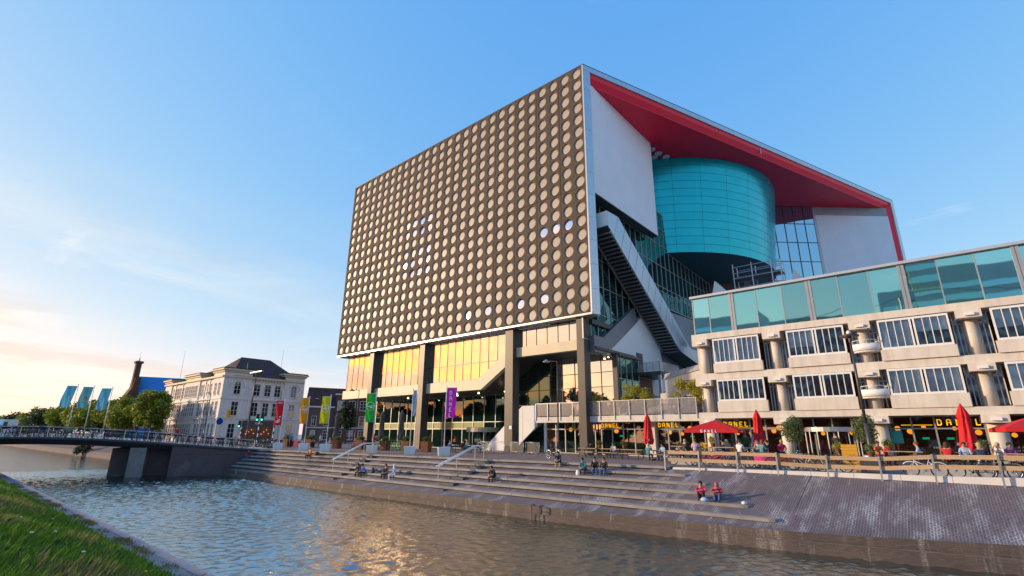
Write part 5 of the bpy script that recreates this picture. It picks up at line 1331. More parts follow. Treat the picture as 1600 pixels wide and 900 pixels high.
# ------------------------------------------------------------------ people: one continuous skinned body per pose
def V3(*a): return Vector(a)
def pose(kind):
    """joint table; the figure faces -y, z = 0 is the surface under the feet"""
    J = {}
    def both(n, l, r): J[n + 'L'] = Vector(l); J[n + 'R'] = Vector(r)
    def sym(n, x, y, z): both(n, (x, y, z), (-x, y, z))
    if kind in ('stand', 'walk', 'raise'):
        J.update(pel=V3(0, 0, .95), waist=V3(0, .0, 1.10), chest=V3(0, .01, 1.33), neck=V3(0, 0, 1.50), head=V3(0, -.02, 1.63), top=V3(0, -.01, 1.70))
        sym('hip', .09, 0, .90); sym('sho', .175, .01, 1.42); sym('knee', .10, -.02, .50); sym('ank', .10, .02, .09); sym('toe', .12, -.14, .04)
        sym('elb', .23, .03, 1.13); sym('wri', .23, -.07, .90); sym('hand', .225, -.10, .83)
        if kind == 'walk':
            both('knee', (.09, -.18, .52), (-.09, .02, .50)); both('ank', (.09, -.30, .10), (-.09, .30, .16)); both('toe', (.10, -.46, .06), (-.10, .16, .05))
            both('elb', (.24, .14, 1.16), (-.24, -.06, 1.15)); both('wri', (.23, .06, .95), (-.22, -.26, 1.02)); both('hand', (.225, .02, .88), (-.21, -.33, 1.0))
    elif kind == 'lean':            # sitting on a tier, bent forward, elbows on the knees
        J.update(pel=V3(0, 0, .45), waist=V3(0, -.05, .60), chest=V3(0, -.18, .80), neck=V3(0, -.30, .94), head=V3(0, -.37, 1.05), top=V3(0, -.39, 1.12))
        sym('hip', .10, -.03, .43); sym('sho', .17, -.24, .88); sym('knee', .15, -.45, .47); sym('ank', .14, -.42, .08); sym('toe', .15, -.58, .04)
        sym('elb', .20, -.42, .62); sym('wri', .07, -.56, .56); sym('hand', .035, -.62, .53)
    elif kind == 'sit':             # upright on a tier or a bench
        J.update(pel=V3(0, 0, .45), waist=V3(0, .0, .61), chest=V3(0, -.02, .84), neck=V3(0, -.05, 1.00), head=V3(0, -.09, 1.13), top=V3(0, -.09, 1.20))
        sym('hip', .10, -.03, .43); sym('sho', .175, -.03, .92); sym('knee', .13, -.45, .46); sym('ank', .13, -.40, .08); sym('toe', .14, -.56, .04)
        sym('elb', .23, -.12, .66); sym('wri', .12, -.33, .57); sym('hand', .09, -.41, .55)
    elif kind == 'table':           # on a chair, forearms up on a table
        J.update(pel=V3(0, 0, .45), waist=V3(0, -.02, .61), chest=V3(0, -.07, .83), neck=V3(0, -.12, .99), head=V3(0, -.16, 1.12), top=V3(0, -.17, 1.19))
        sym('hip', .10, -.03, .43); sym('sho', .175, -.09, .91); sym('knee', .12, -.44, .46); sym('ank', .12, -.36, .08); sym('toe', .13, -.52, .04)
        sym('elb', .24, -.24, .72); both('wri', (.10, -.42, .78), (-.12, -.36, .98)); both('hand', (.06, -.48, .79), (-.10, -.30, 1.04))
    elif kind == 'curl':            # on the slab itself, knees drawn up
        J.update(pel=V3(0, 0, .12), waist=V3(0, -.02, .27), chest=V3(0, -.08, .50), neck=V3(0, -.14, .66), head=V3(0, -.18, .79), top=V3(0, -.18, .86))
        sym('hip', .10, -.02, .11); sym('sho', .17, -.11, .58); sym('knee', .12, -.38, .42); sym('ank', .10, -.48, .08); sym('toe', .11, -.63, .04)
        sym('elb', .25, -.30, .45); both('wri', (.06, -.42, .50), (-.02, -.44, .49)); both('hand', (-.02, -.45, .51), (.05, -.47, .51))
    return J
RAD = dict(pel=(.15, .115), waist=(.135, .10), chest=(.155, .115), neck=(.055, .055), head=(.088, .10), top=(.075, .085), hip=(.09, .09), sho=(.07, .07), knee=(.062, .062), ank=(.042, .042), toe=(.04, .034), elb=(.045, .045), wri=(.031, .031), hand=(.036, .022))
def body(kind, sleeve, leg):
    """sleeve: long / short; leg: long / short. Returns a mesh with slots skin, top, trousers, shoes"""
    J = pose(kind); names = list(J); idx = {n: i for i, n in enumerate(names)}; vs_ = [J[n] for n in names]; rad = [RAD[n.rstrip('LR')] if n not in RAD else RAD[n] for n in names]
    E_ = [('pel', 'waist'), ('waist', 'chest'), ('chest', 'neck'), ('neck', 'head'), ('head', 'top')]
    for s in 'LR': E_ += [('pel', 'hip' + s), ('hip' + s, 'knee' + s), ('knee' + s, 'ank' + s), ('ank' + s, 'toe' + s), ('chest', 'sho' + s), ('sho' + s, 'elb' + s), ('elb' + s, 'wri' + s), ('wri' + s, 'hand' + s)]
    ed = [(idx[a], idx[b]) for a, b in E_]
    def add(p, r, par): vs_.append(Vector(p)); rad.append((r, r)); ed.append((par, len(vs_) - 1)); return len(vs_) - 1
    add(J['head'] + Vector((0, -.105, -.012)), .018, idx['head'])                                    # nose
    for s in (1, -1): add(J['head'] + Vector((s * .095, .01, -.01)), .018, idx['head'])              # ears
    for s in 'LR':
        h = J['hand' + s]; d = (h - J['wri' + s]).normalized(); sd = d.cross(Vector((0, 0, 1))); sd = sd.normalized() if sd.length > .2 else Vector((1, 0, 0)); dn = d.cross(sd).normalized()
        if dn.z > 0: dn = -dn
        for k, ln in enumerate((.062, .072, .068, .052)):
            b0 = h + d * .03 + sd * (k - 1.5) * .021; i1 = add(b0, .0095, idx['hand' + s]); i2 = add(b0 + d * ln * .55 + dn * .008, .0085, i1); add(b0 + d * ln * .9 + dn * (.022 + .004 * k), .0075, i2)
        tb = h - d * .01 - sd * .036; i1 = add(tb, .011, idx['hand' + s]); add(tb + d * .04 - sd * .012 + dn * .008, .009, i1)
    me = bpy.data.meshes.new('person_base'); me.from_pydata([tuple(v) for v in vs_], ed, []); o = bpy.data.objects.new('person_base', me); COL.objects.link(o)
    sk = o.modifiers.new('skin', 'SKIN'); sk.use_smooth_shade = True; sk.branch_smoothing = .3; sb = o.modifiers.new('sub', 'SUBSURF'); sb.levels = 1; sb.render_levels = 1
    if not me.skin_vertices: me.attributes
    bm = bmesh.new(); bm.from_mesh(me); ly = bm.verts.layers.skin.verify(); bm.verts.ensure_lookup_table()
    for i, v in enumerate(bm.verts): v[ly].radius = rad[i]; v[ly].use_root = (i == idx['pel'])
    bm.to_mesh(me); bm.free()
    dg = bpy.context.evaluated_depsgraph_get(); dg.update(); out = bpy.data.meshes.new_from_object(o.evaluated_get(dg)); bpy.data.objects.remove(o); bpy.data.meshes.remove(me)
    segs = []
    for a, b in E_:
        n = b.rstrip('LR') if b not in ('pel',) else b
        reg = {'waist': 1, 'chest': 1, 'neck': 1, 'head': 0, 'top': 0, 'hip': 2, 'knee': 2, 'ank': 2 if leg == 'long' else 0, 'toe': 3, 'sho': 1, 'elb': 1, 'wri': 1 if sleeve == 'long' else 0, 'hand': 0}[n]
        segs.append((J[a], J[b], reg, RAD[n][0]))
    out.materials.clear(); skin = PM('skin', (.52, .30, .20))
    for _ in range(4): out.materials.append(skin)
    mi = []
    for p in out.polygons:
        c = p.center; best = 9; reg = 0
        for a, b, r_, w in segs:
            d = b - a; t = max(0, min(1, (c - a).dot(d) / d.length_squared)); q = (c - a - d * t).length - w * .55
            if q < best: best = q; reg = r_
        mi.append(reg)
    out.polygons.foreach_set('material_index', mi); out.polygons.foreach_set('use_smooth', [True] * len(mi)); out.name = 'person'
    return out, J
PMS = {}
def PM(n, col):
    if n not in PMS: PMS[n] = mat('cloth_' + n if n != 'skin' and not n.startswith('hair') else n, col, .75 if n != 'skin' else .55, .10, 12)
    return PMS[n]
CC = dict(black=(.02, .02, .022), navy=(.02, .03, .08), jeans=(.05, .13, .30), teal=(.07, .22, .27), blue=(.05, .20, .55), lightblue=(.35, .48, .72), white=(.72, .72, .74), pink=(.75, .03, .16), red=(.50, .015, .02), orange=(.75, .16, .03), grey=(.25, .25, .27), brown=(.12, .06, .035), green=(.06, .16, .06), khaki=(.30, .24, .14), lilac=(.65, .42, .60), purple=(.2, .03, .25), shoe=(.04, .04, .045), shoew=(.6, .6, .6))
HAIR = dict(black=(.012, .01, .01), brown=(.06, .03, .015), blond=(.45, .30, .12), grey=(.42, .40, .38), red=(.22, .07, .02), white_scarf=(.70, .68, .70), red_scarf=(.42, .10, .14))
BODY = {}
HM = {}
def hair_mesh(style):
    if style in HM: return HM[style]
    g = MB(); g.ball((0, .018, .03), .112, 0, 12, 8, .93, 1.0, 1.02)
    if style == 'long': g.lathe((0, .075, -.24), [(.03, 0), (.075, .06), (.09, .2), (.06, .3)], 10, 0, 1.1, .6)
    if style == 'scarf': g.ball((0, .01, -.01), .122, 0, 12, 8, .95, .82, 1.08); g.lathe((0, .0, -.21), [(.15, 0), (.13, .06), (.085, .14)], 12, 0, 1.1, .8)
    if style == 'bun': g.ball((0, .10, .12), .05, 0, 8, 6)
    HM[style] = g.mesh('hair', PM('skin', (0, 0, 0)), True); return HM[style]
eye_mesh = None
def person(loc, rz, kind, top, bottom, hair, label, sleeve='long', leg='long', style='short', shoe='shoe', s=1.0, group=None, skin=None, cat='person'):
    global eye_mesh
    k = (kind, sleeve, leg)
    if k not in BODY: BODY[k] = body(*k)
    me, J = BODY[k]
    o = link('person', me, None, loc, (0, 0, R_(rz))); o.scale = (s, s, s); props(o, label, cat, group)
    mats = [PM('skin' if not skin else 'skin_' + skin, {None: (.52, .30, .20), 'dark': (.20, .09, .05)}[skin]), PM(top, CC[top]), PM(bottom, CC[bottom]), PM(shoe, CC[shoe])]
    for i, m_ in enumerate(mats): o.material_slots[i].link = 'OBJECT'; o.material_slots[i].material = m_
    h = link('hair' if style != 'scarf' else 'headscarf', hair_mesh(style), o, J['head']); h.material_slots[0].link = 'OBJECT'; h.material_slots[0].material = PM('hair_' + hair, HAIR[hair])
    if eye_mesh is None:
        g = MB(); g.ball((.034, -.092, .018), .012, 0, 6, 4).ball((-.034, -.092, .018), .012, 0, 6, 4).box(-.028, .028, -.104, -.094, -.052, -.044); eye_mesh = g.mesh('face', PM('eyes', (.05, .015, .015)))
    link('face', eye_mesh, o, J['head'])
    return o
def at_step(X, i, dy=.20): return (X, step_y(i, X) + dy, step_z(i) - .45)
T = 7
person(at_step(-60.0, 2), -20 + T, 'lean', 'red', 'jeans', 'brown', 'person in a red top and blue jeans at the far left of the steps')
person(at_step(-49.5, 1), 10, 'sit', 'orange', 'black', 'blond', 'person in a bright orange top on the steps left of the first handrail', shoe='shoew')
person(at_step(-38.5, 4), 30, 'lean', 'brown', 'black', 'brown', 'person in dark clothes seated left of the bright blue shirt on the steps')
person(at_step(-37.6, 4), -20, 'lean', 'blue', 'black', 'black', 'person in a bright blue shirt leaning forward on the steps')
person(at_step(-35.0, 4), 20, 'sit', 'black', 'black', 'brown', 'person in a black top seated beside the white headscarf', 'short', style='long')
person(at_step(-33.9, 4), -35, 'sit', 'lightblue', 'white', 'white_scarf', 'person in a white headscarf and pale blue jacket on the steps', style='scarf', shoe='shoew')
person(at_step(-24.5, 3), 8, 'lean', 'black', 'black', 'black', 'person in black sitting alone in the middle of the steps', 'short')
person(at_step(-21.2, 0), 18, 'lean', 'navy', 'black', 'black', 'person in a dark t-shirt and shorts on the top step beside a bicycle', 'short', 'short', shoe='jeans')
person(at_step(-18.65, 1), 10, 'lean', 'teal', 'black', 'black', 'person in a teal jacket and cap leaning over a white bag on the steps')
person(at_step(-17.9, 1), 25, 'sit', 'black', 'jeans', 'black', 'person in a black jacket over orange, middle of three on the steps', shoe='shoew')
person(at_step(-17.25, 1), 12, 'sit', 'black', 'jeans', 'brown', 'person in a black jacket and blue jeans rightmost of three on the steps', shoe='shoew')
def on_slab(X, i): return (X, step_y(i, X) + .66, step_z(i) + .0)
person(on_slab(-10.25, 4), 12, 'curl', 'pink', 'black', 'black', 'person in a pink top hugging black-trousered knees on the lower step', style='long')
person(on_slab(-9.45, 4), 10, 'curl', 'red', 'jeans', 'red_scarf', 'person in a red headscarf, red top and jeans on the lower step', style='scarf')
def bag(loc, m_, label, sc=(1, 1, 1)):
    g = MB(); g.lathe((0, 0, 0), [(.15 * sc[0], 0), (.2 * sc[0], .08), (.19 * sc[0], .22 * sc[2]), (.13 * sc[0], .34 * sc[2]), (.05, .40 * sc[2])], 12, 0, 1, .65)
    o = build('bag', g, PM(m_, CC[m_]), None, True); o.location = loc
    build('strap', MB().torus((0, 0, .38 * sc[2]), .07, .012, 12, 5), M['black'], o, True, True); props(o, label, 'bag', 'bags on the stone steps')
bag((-48.5, step_y(1, -48.5) + .25, step_z(1)), 'black', 'black bag beside the person in orange on the steps', (1.5, 1, .9))
bag((-36.8, step_y(4, -36.8) + .25, step_z(4)), 'navy', 'dark backpack right of the bright blue shirt on the steps', (1.1, 1, 1.1))
bag((-18.6, step_y(2, -18.6) + .30, step_z(2)), 'white', 'white bag held between the knees of the person in teal', (.75, 1, .85))
bag((-9.95, step_y(4, -9.95) + .1, step_z(4)), 'lightblue', 'pale grey bag between the two people on the lower step', (.95, 1, .5))
cupm = MB().lathe((0, 0, 0), [(.09, 0), (.12, .03), (.12, .1), (.03, .14)], 10); o = build('takeaway_box', cupm, M['white'], None, True); o.location = (-8.15, step_y(4, -8.15) + .3, step_z(4)); props(o, 'small white takeaway tub left on the lower step right of the headscarf', 'food box')

# standing and walking people
person((-66.8, 33.0, 0), 60, 'stand', 'blue', 'navy', 'brown', 'person in a blue jacket standing between the red banner and the first planter')
person((-59.8, 33.3, 0), -70, 'walk', 'lightblue', 'black', 'brown', 'person in a pale blue shirt walking between the orange and yellow green banners')
person((-50.0, 34.3, 0), 80, 'walk', 'red', 'black', 'red', 'person in red standing behind the top of the first handrail')
for (yy, w, tp, bt, lab) in ((16.2, 2.2, 'black', 'black', 'person in black crossing the bridge right of the teal flags'), (14.9, 2.0, 'navy', 'black', 'person in dark blue on the bridge nearest the teal flags'), (18.4, 2.2, 'red', 'brown', 'person in a red jacket crossing the bridge')):
    p = bp(yy, w, deck_z(yy)); person(p, 100, 'walk', tp, bt, 'brown', lab)
p = (-79.5, 31.5, 0); person(p, 30, 'stand', 'orange', 'black', 'black', 'person in orange waiting at the corner of the white building'); person((-78.2, 31.9, 0), -20, 'stand', 'black', 'navy', 'brown', 'person in black waiting at the corner of the white building')
# ------------------------------------------------------------------ bicycles
def wheel_geo(g, x, r=.34, tm=0, rm=1, ns=16, thick=.022):
    g.torus((x, 0, r), r - thick, thick, 24, 6, tm); g.torus((x, 0, r), r - .045, .012, 24, 4, rm)
    for k in range(ns):
        a = 2 * math.pi * k / ns; g.tube((x, 0, r), (x + (r - .045) * math.cos(a), 0, r + (r - .045) * math.sin(a)), .003, 3, rm, caps=False)
    g.tube((x, -.04, r), (x, .04, r), .03, 8, rm)
def frame_geo(g, step=False):
    BBk, ST, HT, HB, RA, FA = (0, 0, .30), (-.17, 0, .76), (.36, 0, .84), (.40, 0, .66), (-.50, 0, .34), (.56, 0, .34)
    for a, b in ((BBk, ST), (BBk, HB), (HT, HB)): g.tube(a, b, .018, 6)
    if step: g.tube((-.08, 0, .52), (.38, 0, .73), .018, 6)
    else: g.tube((-.14, 0, .70), HT, .018, 6)
    for y in (-.05, .05):
        g.tube((BBk[0], y * .6, BBk[2]), (RA[0], y, RA[2]), .011, 5); g.tube((ST[0], y * .4, ST[2] - .06), (RA[0], y, RA[2]), .010, 5); g.tube((HB[0], y * .8, HB[2]), (FA[0], y, FA[2]), .013, 5)
    g.tube(ST, (ST[0] - .03, 0, .86), .014, 6)
def parts_geo(g, mm):
    g.tube((.36, 0, .84), (.33, 0, 1.0), .014, 6, mm); pts = [(.18, -.30, 1.02), (.30, -.24, 1.06), (.34, 0, 1.02), (.30, .24, 1.06), (.18, .30, 1.02)]; g.path(pts, .013, 6, mm)
def saddle_geo(g, mm): g.prism([(-.32, -.09), (-.30, .09), (-.16, .05), (-.02, .02), (-.02, -.02), (-.16, -.05)], .86, .92, 'z', mm)
BP = {}
def bike_proto(fr):
    """thing > frame, two wheels (> rim), handlebar, saddle, mudguard, rack"""
    t = empty('bicycle', (0, 0, -60), 0, 'bicycle', 'bicycle')
    g = MB(); frame_geo(g, fr[1]); g.tube((0, -.03, .30), (0, .03, .30), .05, 8); g.tube((0, -.09, .30), (.12, -.09, .20), .012, 5); g.tube((0, .09, .30), (-.12, .09, .40), .012, 5); build('frame', g, fr[0], t, True, True)
    for x in (-.50, .56):
        g = MB(); g.torus((x, 0, .34), .318, .022, 26, 6); w = build('wheel', g, M['rubber'], t, True, True)
        g = MB(); g.torus((x, 0, .34), .29, .014, 26, 4)
        for k in range(18): a = 2 * math.pi * k / 18; g.tube((x, 0, .34), (x + .29 * math.cos(a), 0, .34 + .29 * math.sin(a)), .003, 3, caps=False)
        g.tube((x, -.04, .34), (x, .04, .34), .03, 8); build('rim', g, M['chrome'], w, True, True)
    g = MB(); parts_geo(g, 0); build('handlebar', g, M['chrome'], t, True, True)
    g = MB(); saddle_geo(g, 0); build('saddle', g, M['black'], t, False, True)
    g = MB()
    for k in range(9):
        a, b = R_(20 + k * 17), R_(37 + k * 17); g.bar((-.50 + .36 * math.cos(a), 0, .34 + .36 * math.sin(a)), (-.50 + .36 * math.cos(b), 0, .34 + .36 * math.sin(b)), .05, .008, up=(0, 1, 0))
    for k in range(6):
        a, b = R_(40 + k * 17), R_(57 + k * 17); g.bar((.56 + .36 * math.cos(a), 0, .34 + .36 * math.sin(a)), (.56 + .36 * math.cos(b), 0, .34 + .36 * math.sin(b)), .05, .008, up=(0, 1, 0))
    build('mudguard', g, fr[0], t, False, True)
    g = MB(); g.box(-.72, -.34, -.07, .07, .735, .755); g.tube((-.70, -.06, .74), (-.50, -.05, .34), .008, 4).tube((-.70, .06, .74), (-.50, .05, .34), .008, 4); build('rack', g, M['black'], t, False, True)
    return t
BCOL = {n: mat('bicycle_' + n, c, .4, .05, 3) for n, c in dict(black=(.02, .02, .022), white=(.7, .7, .72), red=(.4, .02, .03), blue=(.04, .12, .32), green=(.05, .3, .12), grey=(.2, .2, .22), cream=(.6, .52, .36), pink=(.7, .03, .2)).items()}
protos = {n: bike_proto((BCOL[n], n in ('white', 'cream', 'pink', 'red'))) for n in BCOL}
index_children()
used = set()
def bike(n, loc, rz, label, group=None, lean=4):
    o = protos[n] if n not in used else copy_tree(protos[n])
    used.add(n); o.location = loc; o.rotation_euler = (R_(lean), 0, R_(rz)); o['label'] = label
    if group: o['group'] = group
    elif 'group' in o: del o['group']
    return o
G1 = 'bicycles parked behind the wooden fence'
bike('black', (-24.1, 33.2, 0), 172, 'black bicycle parked behind the person in shorts on the top step')
bike('grey', (-25.6, 40.6, 0), 100, 'dark bicycle standing against the dark tower column')
bike('white', (-38.5, 40.6, 0), 5, 'white bicycle leaning on the crowd barrier')
for n, x, y, rz, lab in (('blue', -13.0, 31.4, 8, 'blue bicycle behind the left end of the wooden fence'), ('black', -11.9, 31.9, 60, 'black bicycle near the left end of the wooden fence, turned sideways'), ('pink', -10.9, 31.6, 10, 'bicycle with a pink frame behind the second fence bay'), ('grey', -9.4, 31.6, 25, 'grey bicycle below the diners in white and blue'), ('black', -8.6, 31.7, 195, 'black bicycle left of the red bicycle behind the fence'),
                         ('red', -7.4, 31.6, 12, 'red bicycle behind the fence in front of the left potted tree'), ('cream', -6.3, 31.8, 186, 'cream bicycle behind the fence under the entrance'), ('black', -4.9, 31.2, 4, 'black bicycle beneath the yellow board'), ('white', -1.2, 30.7, 183, 'white bicycle seen whole below the two diners facing each other'), ('black', .4, 30.8, 176, 'black bicycle left of the last visible fence post'), ('grey', 1.3, 31.4, 8, 'grey bicycle behind the last visible fence post'), ('black', 2.2, 30.8, 172, 'black bicycle at the right edge of the fence')):
    bike(n, (x * 1.04, y + 1.1, 0), rz, lab, G1, rnd.uniform(-6, 6))
# bicycles along the bridge railing: too small for parts of their own
bms = []
for n, m2 in (('black', 'grey'), ('white', 'black'), ('red', 'grey'), ('blue', 'black'), ('green', 'grey'), ('grey', 'black')):
    g = MB(); wheel_geo(g, -.5, .34, 1, 2, 10); wheel_geo(g, .56, .34, 1, 2, 10); frame_geo(g, n == 'white'); parts_geo(g, 2); saddle_geo(g, 1)
    g.box(.42, .72, -.16, .16, .74, .96, 1 if n in ('black', 'red') else 3)
    bms.append(g.mesh('bicycle', [BCOL[n], M['rubber'], M['frame_dark'], BCOL[m2]]))
rb_ = random.Random(11); y = 25.2; i = 0
names_ = ['black', 'white', 'red', 'blue', 'green', 'grey']
while y > 3.5:
    w = (1.0 if i % 4 else 2.7) + rb_.uniform(-.1, .3); p = bp(y, w, deck_z(y) + .01); k = rb_.randrange(6)
    o = link('bicycle', bms[k], None, p, (R_(rb_.uniform(-10, 10)), 0, math.atan2(BD.y, BD.x) + R_(rb_.choice([78, 100, 84, 262, 275, 95]))))
    props(o, names_[k] + ' bicycle in the row parked along the bridge railing', 'bicycle', names_[k] + ' bicycles parked along the bridge railing')
    y -= rb_.uniform(.20, .34); i += 1
for j in range(10):
    p = (-61 + j * .8 - 4, 30.0 + rb_.uniform(-.6, .6), 0); k = rb_.randrange(6)
    o = link('bicycle', bms[k], None, (p[0] - 6, p[1], 0), (R_(rb_.uniform(-8, 8)), 0, R_(rb_.uniform(60, 120)))); props(o, names_[k] + ' bicycle parked by the railing end in front of the cafe porch', 'bicycle', names_[k] + ' bicycles parked in front of the cafe porch')

# ------------------------------------------------------------------ wooden fence on the kerb
fe = empty('wooden_fence', (-5, 30.6, 0), 0, 'two-rail wooden fence on steel posts along the white kerb', 'fence')
FX = [-13.7, -11.6, -9.45, -7.4, -5.1, -2.9, -.9, 1.3, 3.5, 5.7, 7.9]
def ftop(x): return pl([(-13.8, .93), (-5.2, .96), (-4.9, .74), (-.9, 1.05), (4, 1.16), (9, 1.26)], x)
for i, x in enumerate(FX): build('fence_post', MB().bar((x, 30.48, -.25), (x + .02, 30.48, ftop(x) + .04), .075, .06, up=(0, 1, 0)), M['galv'], fe)
for a, c in zip(FX[:-1], FX[1:]):
    for d0 in (.10, .52):
        jit = rnd.uniform(-.015, .015)
        za, zc = ftop(a) - d0 + jit, ftop(c) - d0 + jit
        if a == -5.1: za -= .0
        build('rail_plank', MB().bar((a + .012, 30.57, za), (c - .012, 30.57, zc), .05, .185), M['wood'], fe)

# ------------------------------------------------------------------ parasols
def closed_parasol(x, y, h, m_, label, r=.34, group='closed red parasols', marks=True):
    t = empty('closed_parasol', (x, y, 0), rnd.random() * 6, label, 'parasol', group)
    build('pole', MB().tube((0, 0, 0), (0, 0, h + .05), .035, 8), M['steel_dark'], t, True, True)
    rows = []; n = 32
    for z, q in ((1.15, .72), (1.3, .95), (1.55, 1.05), (1.62, .92), (2.2, .80), (h - .7, .62), (h - .62, .72), (h - .3, .45), (h, .12)):
        rows.append([(r * q * (1 + .22 * math.cos(8 * 2 * math.pi * k / n) * (.5 + q / 2)) * math.cos(2 * math.pi * k / n + z * .25), r * q * (1 + .22 * math.cos(8 * 2 * math.pi * k / n)) * math.sin(2 * math.pi * k / n + z * .25), z) for k in range(n)])
    build('canopy', MB().grid(rows, 0, True), m_, t, True, True)
    build('tie_band', MB().torus((0, 0, 1.58), r * 1.02, .02, 16, 5, 0, 'z'), m_, t, True, True)
    build('foot', MB().box(-.35, .35, -.35, .35, 0, .1), M['steel_dark'], t, local=True)
    if marks:
        for a in (200, 250, 300): build('printed_mark', MB().box(-.05, .05, -.006, .006, -.06, .06), M['letter_white'], t, local=True).location = (r * 1.3 * math.cos(R_(a) - t.rotation_euler.z), r * 1.3 * math.sin(R_(a) - t.rotation_euler.z), 1.5)
    return t
closed_parasol(-18.2, 37.8, 3.5, M['umbrella_red'], 'closed red parasol left of the open one, in front of the shopfront')
closed_parasol(-10.0, 37.6, 3.55, M['umbrella_red'], 'closed red parasol between the open one and the left potted olive tree')
closed_parasol(.62, 36.6, 3.55, M['umbrella_red'], 'closed red parasol farthest right covering part of the yellow letters', .36)
M['umb_grey'] = mat('grey_canvas', (.10, .085, .085), .8, .15, 3)
for x, lab in ((-65.2, 'closed grey parasol in front of the dark brick houses'), (-54.6, 'closed grey parasol just right of the green banner'), (-50.6, 'closed grey parasol between the green banner and the limp blue flag')):
    closed_parasol(x, 38.5, 4.6, M['umb_grey'], lab, .36, 'closed grey parasols on the left terrace', False)
def open_parasol(x, y, z1, w, label, rz=0):
    t = empty('open_parasol', (x, y, 0), R_(rz), label, 'parasol', 'open red parasols')
    build('pole', MB().tube((0, 0, 0), (0, 0, z1), .04, 8), M['steel_dark'], t, True, True)
    c = [(-w, -w), (w, -w), (w, w), (-w, w)]; zt = z1; zb = z1 - .68
    for i in range(4):
        a, b = c[i], c[(i + 1) % 4]
        g = MB(); g.grid([[(0, 0, zt), (0, 0, zt)], [(a[0] * .5, a[1] * .5, lerp(zt, zb, .47)), (b[0] * .5, b[1] * .5, lerp(zt, zb, .47))], [(a[0], a[1], zb), (b[0], b[1], zb)], [(a[0] * 1.005, a[1] * 1.005, zb - .2), (b[0] * 1.005, b[1] * 1.005, zb - .2)]])
        build('canopy_panel', g, M['umbrella_red'], t, local=True)
        build('rib', MB().tube((0, 0, zt - .08), (a[0], a[1], zb - .03), .014, 5), M['steel_dark'], t, local=True)
    for i, ch_ in enumerate('DANEL'):
        o = link('letter', LU[ch_], t, (-.62 + i * .24, -w * 1.005 - .012, zb - .17))
    for i in range(3): build('printed_mark', MB().box(w * 1.005 + .004, w * 1.005 + .01, -.4 + i * .25, -.22 + i * .25, zb - .13, zb - .08), M['letter_white'], t, local=True)
    build('foot', MB().box(-.4, .4, -.4, .4, 0, .12), M['steel_dark'], t, local=True)
LU = {c: letter(c, .15, 0, .04).mesh('letter', M['letter_white']) for c in 'DANEL'}
open_parasol(-12.9, 37.6, 2.92, 1.75, 'open red parasol with white DANEL letters in front of the restaurant', 8)
open_parasol(3.55, 37.0, 3.0, 1.75, 'open red parasol cut by the right edge of the view', 8)

# raised timber deck of the restaurant terrace
DECK = .36
dk = empty('terrace_deck', (-2, 38, 0)); dk['kind'] = 'structure'
for k in range(42):
    y0 = 33.5 + k * .25
    build('deck_plank', MB().box(-14.6, 12, y0, y0 + .24, DECK - .05, DECK - rnd.uniform(0, .006)), M['wood_dark'], dk)
build('deck_edge', MB().box(-14.6, 12, 33.42, 33.495, 0, DECK), M['concrete_grey'], dk)
# ------------------------------------------------------------------ tables, benches, stools, planters
def bench_table(x, y, rz, label, group='wooden tables with benches outside the restaurant'):
    t = empty('bench_table', (x, y + (.8 if x > -14.7 else 0), DECK if x > -14.7 else 0), R_(rz), label, 'table', group)
    for k in range(3): build('table_plank', MB().box(-.9, .9, -.36 + k * .245, -.13 + k * .245, .72, .76), M['wood'], t, local=True)
    for s in (-.68, .5): build('bench_seat', MB().box(-.9, .9, s, s + .22, .43, .47), M['wood'], t, local=True)
    for x_ in (-.65, .65): build('trestle', MB().box(x_ - .025, x_ + .025, -.3, .3, .68, .715).bar((x_, -.62, 0), (x_, -.2, .7), .04, .04, up=(1, 0, 0)).bar((x_, .62, 0), (x_, .2, .7), .04, .04, up=(1, 0, 0)).box(x_ - .025, x_ + .025, -.66, .70, .39, .425), M['black'], t, local=True)
    return t
bt = [(-24.0, 38.2), (-21.7, 38.0), (-19.4, 37.4), (-16.9, 37.4), (-14.6, 35.2), (-11.9, 34.6), (-9.9, 34.5), (-2.2, 33.5), (.3, 33.8), (2.6, 33.6)]
bl_ = ['empty wooden bench table nearest the dark tower column', 'empty wooden bench table second from the dark tower column', 'wooden bench table left of the couple under the first closed parasol', 'wooden bench table right of the couple under the first closed parasol', 'wooden bench table with the diner in black and the diner in lilac', 'wooden bench table below the open red parasol', 'wooden bench table of the group in white and blue shirts', 'wooden bench table between the two diners facing each other', 'wooden bench table near the closed parasol farthest right', 'wooden bench table at the right edge of the terrace']
for (x, y), l in zip(bt, bl_): bench_table(x, y, rnd.uniform(-4, 4), l)
def corten(x, y, label, s=1.0):
    t = empty('rusty_planter', (x, y, 0), R_(20), label, 'planter', 'rusty steel planters with clipped box')
    g = MB(); a, c = .42 * s, .52 * s
    g.v = [(-a, -a, 0), (a, -a, 0), (a, a, 0), (-a, a, 0), (-c, -c, 1.15 * s), (c, -c, 1.15 * s), (c, c, 1.15 * s), (-c, c, 1.15 * s)]
    g.f = [(0, 3, 2, 1), (4, 5, 6, 7), (0, 1, 5, 4), (1, 2, 6, 5), (2, 3, 7, 6), (3, 0, 4, 7)]; g.m = [0] * 6; build('tub', g, M['corten'], t, local=True)
    rs = random.Random(x); cs = [(rs.uniform(-.25, .25), rs.uniform(-.25, .25), 1.2 * s + rs.uniform(0, .22)) for _ in range(6)]
    link('box_ball', leaf_cloud('box_ball', cs, [.3] * 6, 700, .07, M['leaf_box'], int(-x * 7)), t)
